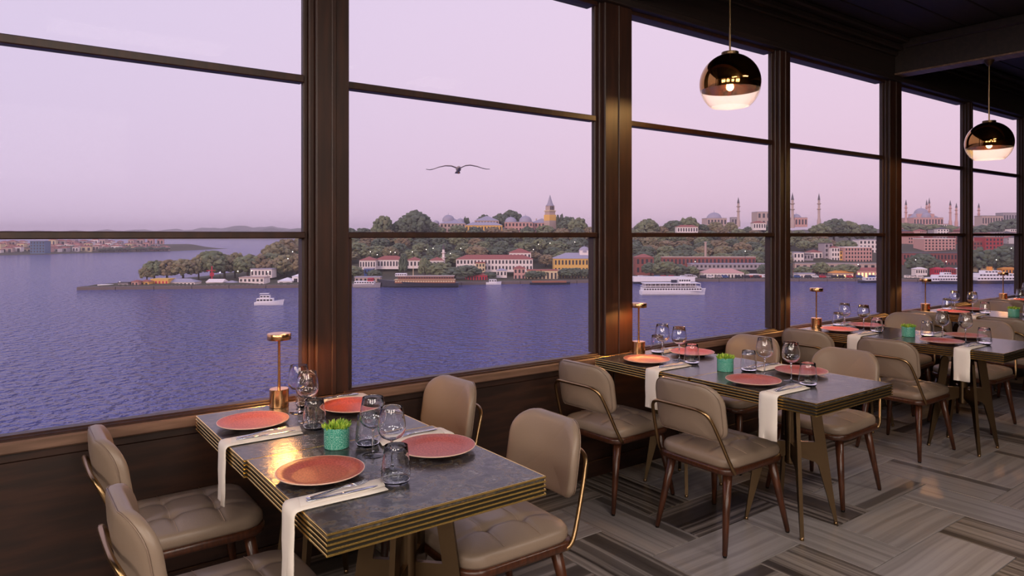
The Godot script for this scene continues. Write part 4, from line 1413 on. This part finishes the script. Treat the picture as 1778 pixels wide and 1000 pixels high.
func city() -> void:
	# the great domed church on the hill, far
	var w := 1250.0
	var bas := bld("domed_basilica", "far stone basilica with broad low dome on the hill", "basilica", 1228, 1262, 379, 392, w, 36, M.stone_wall, M.lead_roof, "flat", 1, 6)
	dome_on(bas, 0, 0, 13.0, 13.5, M.lead_roof)
	bld("bath_house", "small square tower house left of the lone minaret", "tower", 1270, 1280, 378, 392, w, 10, M.grey_wall, M.dark_roof, "flat", 1, 2)
	minaret(1282, 342, 388, w, 2.3, "lone tall minaret beside the far stone basilica", M.stone_wall)
	bld("stone_bastion", "blocky stone hall on the skyline left of the window post", "building", 1315, 1345, 368, 394, w, 30, M.stone_wall, M.lead_roof, "flat", 2, 4)
	minaret(1376, 334, 390, w, 2.6, "thick stone minaret rising before a floodlit hall", M.stone_wall)
	var f := bld("floodlit_hall", "floodlit pink hall with stepped buttresses at thick minaret", "basilica", 1380, 1402, 378, 393, w, 30, M.pink_wall, M.lead_roof, "flat", 1, 4)
	dome_on(f, -3, 0, 15.0, 9.0, M.lead_roof)
	minaret(1422, 335, 388, w, 2.3, "slim stone minaret standing alone above a round tree", M.stone_wall)
	bld("hill_house", "white row of hill houses peeping from the trees", "house", 1176, 1212, 394, 404, 745, 10, M.white_wall, M.red_roof, "hip", 1, 8)
	bld("hill_house", "white hill house before the stone bastion", "house", 1308, 1330, 387, 398, 780, 10, M.white_wall, M.red_roof, "hip", 1, 5)
	# houses of the city shore between the posts
	bld("shore_house", "white shore house at the window post", "house", 1378, 1396, 439, 470, 640, 14, M.white_wall, M.lead_roof, "flat", 3, 3)
	bld("shore_house", "grey shore house with balcony storeys", "house", 1396, 1412, 442, 468, 645, 14, M.grey_wall, M.dark_roof, "flat", 3, 3)
	bld("shore_house", "low white house with red roof among shore houses", "house", 1408, 1428, 438, 462, 655, 14, M.white_wall, M.red_roof, "hip", 2, 3)
	bld("narrow_house", "tall narrow grey house with stepped gable", "house", 1432, 1446, 423, 462, 650, 14, M.grey_wall, M.dark_roof, "flat", 5, 2)
	bld("narrow_house", "tall white house beside the stepped grey one", "house", 1444, 1458, 430, 462, 645, 12, M.white_wall, M.red_roof, "hip", 4, 3)
	bld("floodlight_tinted_house", "house next to the pink hotel, lamp light put into its yellow colour", "house", 1458, 1468, 436, 458, 645, 10, M.floodlight_tint, M.dark_roof, "flat", 3, 2)  # light on the house front is painted into its walls
	bld("hotel", "pink hotel with white framed bays", "hotel", 1467, 1514, 430, 456, 640, 18, M.pink_wall, M.white_wall, "flat", 4, 9)
	bld("terrace_house", "white terraced block above the pink hotel", "building", 1492, 1532, 417, 440, 700, 14, M.white_wall, M.lead_roof, "flat", 3, 6)
	bld("terrace_house", "grey terraced block with dark roof above the hotel", "building", 1470, 1494, 424, 440, 705, 14, M.grey_wall, M.dark_roof, "flat", 2, 5)
	bld("shore_wall", "long grey retaining wall below the shore houses", "wall", 1380, 1545, 458, 470, 600, 4, M.stone_wall, M.grey_wall, "flat", 1, 14)
	bld("brick_depot", "dark brick depot behind the ferry pier", "building", 1385, 1470, 468, 482, 560, 10, M.brick_wall, M.dark_roof, "flat", 1, 14)
	bld("pier_building", "lit pier building with orange awning", "building", 1445, 1482, 474, 489, 530, 8, M.stone_wall, M.canvas_orange, "hip", 1, 6, 0, M.lit_window)
	bld("pier_building", "white pier office beside the lit pier building", "building", 1385, 1415, 476, 489, 530, 8, M.white_wall, M.lead_roof, "flat", 1, 6)
	bld("pier_building", "red roofed pier hall with lit front", "building", 1488, 1545, 470, 488, 532, 10, M.pink_wall, M.red_roof, "hip", 1, 9, 0, M.lit_window)
	bld("pier_building", "small grey pier shelter between two pier buildings", "building", 1418, 1443, 479, 489, 530, 6, M.grey_wall, M.dark_roof, "flat", 1, 5)
	# the mosque with six minarets
	w = 1450.0
	var m := bld("great_mosque", "floodlit great mosque with cascading grey domes", "mosque", 1586, 1638, 378, 392, w, 55, M.pink_wall, M.lead_roof, "flat", 1, 10)
	dome_on(m, 1, 0, 26.0, 14.0, M.lead_roof)
	bpart(m, "dome_tier", M.pink_wall, Vector3(-17, 16, -17), Vector3(19, 25.5, 17))
	for s: float in [-1.0, 1.0]:
		dome_on(m, 1 + s * 15, 6, 19.5, 9.0, M.lead_roof)
		dome_on(m, 1 + s * 25, 8, 16.0, 6.0, M.lead_roof)
	dome_on(m, 1, 16, 19.5, 10.0, M.lead_roof)
	for q: Array in [[1573, 346, "floodlit minaret standing off to the headland side of great mosque"], [1609, 346, "minaret close behind the mosque dome, of two the first"], [1613.5, 343, "minaret close behind the mosque dome, of two the taller"], [1650, 347, "taller minaret of the pair beyond the great mosque"], [1660.5, 352, "shorter minaret of the pair beyond the great mosque"], [1699.5, 352, "minaret farthest from the mosque dome"]]:
		minaret(q[0], q[1], 388, w + (60 if q[0] > 1605 and q[0] < 1620 else 0), 2.2, q[2], M.pink_wall)
	bld("skyline_house", "low skyline buildings right of the last minaret", "building", 1705, 1742, 375, 392, 1200, 20, M.stone_wall, M.dark_roof, "flat", 1, 8)
	bld("skyline_house", "grey skyline block on the last rise", "building", 1742, 1785, 370, 388, 1250, 20, M.grey_wall, M.dark_roof, "flat", 1, 9)
	bld("big_hotel", "big pink hotel with six storeys of windows", "hotel", 1605, 1659, 415, 440, 720, 20, M.pink_wall, M.white_wall, "flat", 5, 9)
	bld("brick_warehouse", "long maroon brick warehouse below the big pink hotel", "warehouse", 1568, 1674, 440, 466, 620, 16, M.brick_wall, M.dark_roof, "flat", 2, 18)
	bld("red_house", "red house with white window frames", "house", 1711, 1742, 413, 446, 660, 16, M.red_wall, M.red_roof, "flat", 5, 5)
	bld("cream_kiosk", "cream pavilion on the quay before the trees", "pavilion", 1698, 1726, 452, 470, 560, 10, M.cream_wall, M.lead_roof, "hip", 1, 4)
	bld("brick_house", "orange brick house beside the red house", "house", 1690, 1712, 420, 446, 665, 14, M.brick_wall, M.red_roof, "flat", 4, 4)
	var r := RandomNumberGenerator.new()
	r.seed = 77
	for k in 46:
		var row := k % 4
		var px := lerpf(1556.0, 1800.0, (k / 4) / 11.0) + r.randf_range(-6, 6)
		var ww: float = [780.0, 860.0, 930.0, 1010.0][row] + r.randf_range(-15, 15)
		var u := U(px, ww)
		var foot := H([424.0, 416.0, 408.0, 400.0][row], ww)
		building("city_house", "plain city house on the %s of the built up hillside" % ["lowest terrace", "second terrace", "third terrace", "top terrace"][row], "house", "city houses on the %s" % ["lowest terrace", "second terrace", "third terrace", "top terrace"][row], u, ww, foot - 3.0, r.randf_range(10, 14), 12, r.randf_range(8, 13), [M.white_wall, M.grey_wall, M.pink_wall, M.stone_wall, M.brick_wall][r.randi() % 5], M.red_roof if r.randf() < 0.5 else M.dark_roof, "flat" if r.randf() < 0.5 else "hip", 3, 4, r.randf_range(-0.25, 0.25))
	# vans parked along the quay road
	for k in 44:
		var px := lerpf(1108.0, 1772.0, k / 43.0) + r.randf_range(-5, 5)
		var wv := table_of(U(px, 512.0), SHORE) + 7.0
		var colour: String = ["boat_white", "white_wall", "canvas_red", "hull_navy", "canvas_blue", "grey_wall"][r.randi() % 6]
		var words: String = {"boat_white": "white", "white_wall": "cream white", "canvas_red": "bright red", "hull_navy": "navy", "canvas_blue": "blue", "grey_wall": "grey"}[colour]
		var v := thing("parked_van", "small %s van parked on the city quay" % words, "van", O(U(px, wv), wv, 2.0), atan2(-fw.x, -fw.z) + r.randf_range(-0.2, 0.2), "%s vans on the city quay" % words)
		bpart(v, "body", M[colour], Vector3(-2.4, 0.35, -0.95), Vector3(2.4, 1.3, 0.95), 0.12)
		bpart(v, "cabin", M[colour], Vector3(-2.3, 1.3, -0.9), Vector3(1.5, 2.2, 0.9), 0.12)
		bpart(v, "window_strip", M.window_dark, Vector3(-2.0, 1.4, 0.85), Vector3(1.3, 1.95, 0.93))
		for x: float in [-1.5, 1.5]:
			part(v, "wheel", wheel_mesh(), M.black_metal, Transform3D(Basis(Vector3.RIGHT, PI / 2), Vector3(x, 0.36, 0.8)))
	# market stalls along the quay
	for a: Array in [[1622, 1640, "canvas_red", "bright red market awning on the quay"], [1641, 1660, "red_wall", "dull red market awning next to the bright one"], [1740, 1768, "canvas_orange", "orange market awning on the quay by the trees"], [1590, 1610, "white_wall", "white market stall on the quay"], [1664, 1680, "boat_white", "white canvas stall beside the red awnings"]]:
		bld("market_stall", a[3], "stall", a[0], a[1], 467, 476, 545, 6, M[a[2]], M[a[2]], "hip", 1, 5)
	for a: Array in [[1590, 452], [1643, 455], [1412, 466], [1490, 460], [1544, 465], [1294, 437], [1250, 470], [1207, 455], [1756, 432], [1730, 452]]:
		lamp_post(a[0], a[1], 548.0, 8.0)

var _wheel: Mesh
func wheel_mesh() -> Mesh:
	if _wheel == null:
		_wheel = lathed([Vector2(0, -0.12), Vector2(0.33, -0.12), Vector2(0.36, -0.08), Vector2(0.36, 0.16), Vector2(0, 0.2)], 10)
	return _wheel

# ---- boats
func hull_mesh(length: float, wide: float, high: float, bow: float) -> Mesh:
	# bow towards +x
	var st := begin()
	var R := []
	for k in 9:
		var f := k / 8.0
		var x := lerpf(-length / 2, length / 2, f)
		var b := wide / 2 * (1.0 - pow(clampf((f - 0.62) / 0.38, 0, 1), 2.0) * 0.97) * (0.9 + 0.1 * minf(1, f * 4))
		var top := high + bow * pow(f, 3.0)
		R.append([Vector3(x + (bow * 0.5 if k == 8 else 0.0), top, b), Vector3(x, high * 0.3, b * 0.9), Vector3(x, -0.8, b * 0.6), Vector3(x, -0.8, -b * 0.6), Vector3(x, high * 0.3, -b * 0.9), Vector3(x + (bow * 0.5 if k == 8 else 0.0), top, -b)])
	R.reverse()
	for k in R.size(): R[k].reverse()
	rings(st, R, true, true, -1)
	return fin(st)

func boat(called: String, label: String, px: float, py: float, long_px: float, wide: float, turn: float, hull: Material, hh: float, bow: float, decks: Array) -> Node3D:
	var w := (EYE.y - SEA) * FOCAL / (py - 407.0)
	var ln := long_px / FOCAL * w
	var t := thing(called, label, "boat", O(U(px, w), w, 0), atan2(-fw.x, -fw.z) + turn)
	part(t, "hull", hull_mesh(ln, wide, hh, bow), hull)
	for d: Array in decks:   # [x0, x1 (shares of the length), y0, y1, half width share, material, windows, window material]
		var x0: float = d[0] * ln
		var x1: float = d[1] * ln
		var hw: float = d[4] * wide / 2
		var deck := bpart(t, "deckhouse", d[5], Vector3(x0, d[2], -hw), Vector3(x1, d[3], hw))
		for i in d[6]:
			for s: float in [-1.0, 1.0]:
				var cw: float = (x1 - x0) / d[6]
				var cxx: float = x0 + (i + 0.5) * cw
				bpart(t, "window", d[7], Vector3(cxx - cw * 0.36, lerpf(d[2], d[3], 0.38), s * hw - 0.06), Vector3(cxx + cw * 0.36, lerpf(d[2], d[3], 0.78), s * hw + 0.06))
	return t

func boats() -> void:
	var W: Material = M.boat_white
	var D: Material = M.window_dark
	boat("motor_yacht", "small white motor yacht off the headland", 467, 529.5, 47, 4.2, 0.12, W, 1.5, 1.3, [[-0.42, 0.16, 1.4, 3.4, 0.8, W, 5, D], [-0.30, 0.04, 3.4, 4.9, 0.7, W, 3, D], [-0.32, 0.0, 5.6, 5.8, 0.7, W, 0, D]])
	var f := boat("ferry", "white double decked passenger ferry under way", 1168, 511.5, 112, 9.0, 0.04, W, 2.4, 1.4, [[-0.48, 0.42, 2.3, 4.3, 0.94, W, 22, D], [-0.48, 0.40, 4.9, 5.1, 1.0, W, 0, D], [-0.46, 0.34, 5.0, 6.6, 0.7, M.grey_wall, 14, D], [-0.47, 0.40, 6.7, 6.95, 1.0, W, 0, D], [0.08, 0.26, 6.9, 9.4, 0.55, W, 5, D], [-0.02, 0.06, 6.9, 8.6, 0.2, M.hull_navy, 0, D]])
	for i in 12:
		for s: float in [-1.0, 1.0]:
			bpart(f, "stanchion", W, Vector3(-17 + i * 2.9, 4.3, s * 4.3 - 0.06), Vector3(-16.8 + i * 2.9, 6.8, s * 4.3 + 0.06))
	var m := boat("moored_ship", "dark hulled moored restaurant ship with reddish open decks", 728, 498.5, 136, 10.0, PI + 0.03, M.hull_navy, 3.0, 2.4, [[-0.46, 0.30, 2.9, 4.9, 0.9, M.hull_wood, 24, M.cream_wall], [-0.44, 0.26, 5.4, 7.2, 0.85, M.hull_wood, 22, D], [-0.45, 0.28, 7.3, 7.6, 0.95, M.stone_wall, 0, D], [-0.46, 0.31, 5.0, 5.3, 0.96, M.cream_wall, 0, D], [0.16, 0.30, 7.4, 9.2, 0.6, W, 5, D]])
	part(m, "mast", lathed([Vector2(0, 4), Vector2(0.3, 4), Vector2(0.15, 15), Vector2(0, 15)], 8), M.cream_wall, Transform3D(Basis(), Vector3(4, 0, 0)))
	boat("harbour_boat", "white and red harbour boat astern of the dark moored ship", 637, 499, 46, 6.0, 0.0, M.grey_wall, 2.4, 0.8, [[-0.45, 0.30, 2.3, 4.2, 0.9, W, 8, D], [0.05, 0.24, 4.2, 6.2, 0.8, M.canvas_red, 3, D]])
	boat("liner", "long low white ship moored behind the ferry", 1152, 492, 108, 10.0, 0.0, M.hull_navy, 1.6, 0.5, [[-0.5, 0.48, 1.5, 4.9, 0.95, W, 0, D], [0.36, 0.46, 4.9, 6.4, 0.8, M.grey_wall, 3, D]])
	boat("launch", "small white launch at the quay steps", 857, 494, 26, 4.0, 0.0, W, 1.6, 0.6, [[-0.3, 0.2, 1.5, 3.6, 0.8, W, 3, D]])
	boat("barge", "low dark barge tied along the quay", 955, 494, 70, 7.0, 0.0, M.hull_navy, 1.6, 0.3, [[-0.45, 0.4, 1.6, 2.6, 0.9, M.hull_wood, 0, D]])
	boat("car_ferry", "white car ferry with dark hull at the market quay", 1640, 492.5, 78, 10.0, PI, M.hull_navy, 2.2, 0.8, [[-0.44, 0.36, 2.1, 4.4, 0.92, W, 14, D], [-0.40, 0.22, 4.4, 6.2, 0.85, W, 10, D], [-0.1, 0.06, 6.2, 8.0, 0.5, W, 3, D]])
	boat("city_ferry", "large white city ferry with two window decks at the quay", 1735, 492, 100, 11.0, 0.0, M.hull_navy, 2.4, 0.8, [[-0.46, 0.40, 2.3, 4.8, 0.93, W, 16, D], [-0.42, 0.20, 4.8, 7.2, 0.88, W, 11, D], [-0.30, -0.02, 7.2, 9.2, 0.6, W, 5, D], [-0.2, -0.14, 9.2, 12.0, 0.25, M.canvas_orange, 0, D]])
	boat("tug", "small dark tug beyond the pier building", 1512, 491, 40, 6.0, 0.0, M.hull_navy, 1.8, 0.8, [[-0.3, 0.25, 1.8, 3.8, 0.8, W, 4, D]])

func gull() -> void:
	# gliding towards the room; one skin from wing tip to wing tip over the body, plus the body lofted from beak to tail in the same mesh
	var d := 15.0
	var at := Vector3(0, 0, EYE.z) + fw * d + rt * ((796.0 - 889.0) / FOCAL * d) + Vector3(0, EYE.y + (407.0 - 292.0) / FOCAL * d, 0)
	var t := thing("seagull", "grey gull gliding with dark wing tips outside the window", "bird", at, atan2(-fw.x, -fw.z) + 0.15)
	var st := begin()
	var sp := [[-0.70, -0.035, 0.02, 0.03, 0], [-0.62, -0.045, 0.045, 0.02, 0], [-0.55, -0.03, 0.07, 0.0, 1], [-0.42, 0.02, 0.10, -0.03, 1], [-0.28, 0.055, 0.13, -0.05, 1], [-0.15, 0.05, 0.15, -0.03, 1], [-0.05, 0.01, 0.17, 0.0, 1], [0.05, 0.01, 0.17, 0.0, 1], [0.15, 0.06, 0.15, -0.03, 1], [0.26, 0.075, 0.13, -0.05, 1], [0.40, 0.05, 0.10, -0.03, 1], [0.53, 0.005, 0.07, 0.0, 1], [0.60, -0.012, 0.045, 0.02, 0], [0.68, -0.015, 0.02, 0.03, 0]]
	var R := []
	for q: Array in sp:
		var ring := []
		for i in 8:
			var a := TAU * i / 8
			ring.append(Vector3(q[0], q[1] + 0.012 * sin(a) * (0.4 + q[2] * 4.0), q[3] - q[2] / 2 * cos(a)))
		R.append(ring)
	for k in R.size() - 1:
		var dark: bool = sp[k][4] == 0 or sp[k + 1][4] == 0
		st.set_color(Color8(42, 36, 40).srgb_to_linear() if dark else Color8(150, 138, 136).srgb_to_linear())
		rings(st, [R[k], R[k + 1]], k == 0, k == R.size() - 2)
	st.set_color(Color8(158, 146, 140).srgb_to_linear())
	var B := []
	for q: Array in [[0.26, 0.006, -0.005], [0.22, 0.012, -0.004], [0.20, 0.028, 0.0], [0.15, 0.034, 0.0], [0.09, 0.05, -0.012], [0.0, 0.058, -0.02], [-0.10, 0.042, -0.03], [-0.18, 0.02, -0.04]]:
		B.append(ring_at(Vector3(0, q[2], q[0]), Vector3(0, 0, -1), q[1], 10))
	rings(st, B)
	var T := []
	for q: Array in [[-0.15, 0.022, -0.035], [-0.22, 0.05, -0.06], [-0.28, 0.062, -0.085]]:
		T.append(ring_at(Vector3(0, q[2], q[0]), Vector3(0, -0.3, -1), q[1], 8, Vector3.RIGHT, 0.16))
	rings(st, T)
	part(t, "body", fin(st), M.feather)
	var l := begin()
	tube(l, [Vector3(0.01, -0.05, -0.06), Vector3(0.012, -0.10, -0.10), Vector3(0.012, -0.115, -0.13)], 0.008, 0.005, 6)
	part(t, "legs", fin(l), M.canvas_orange)
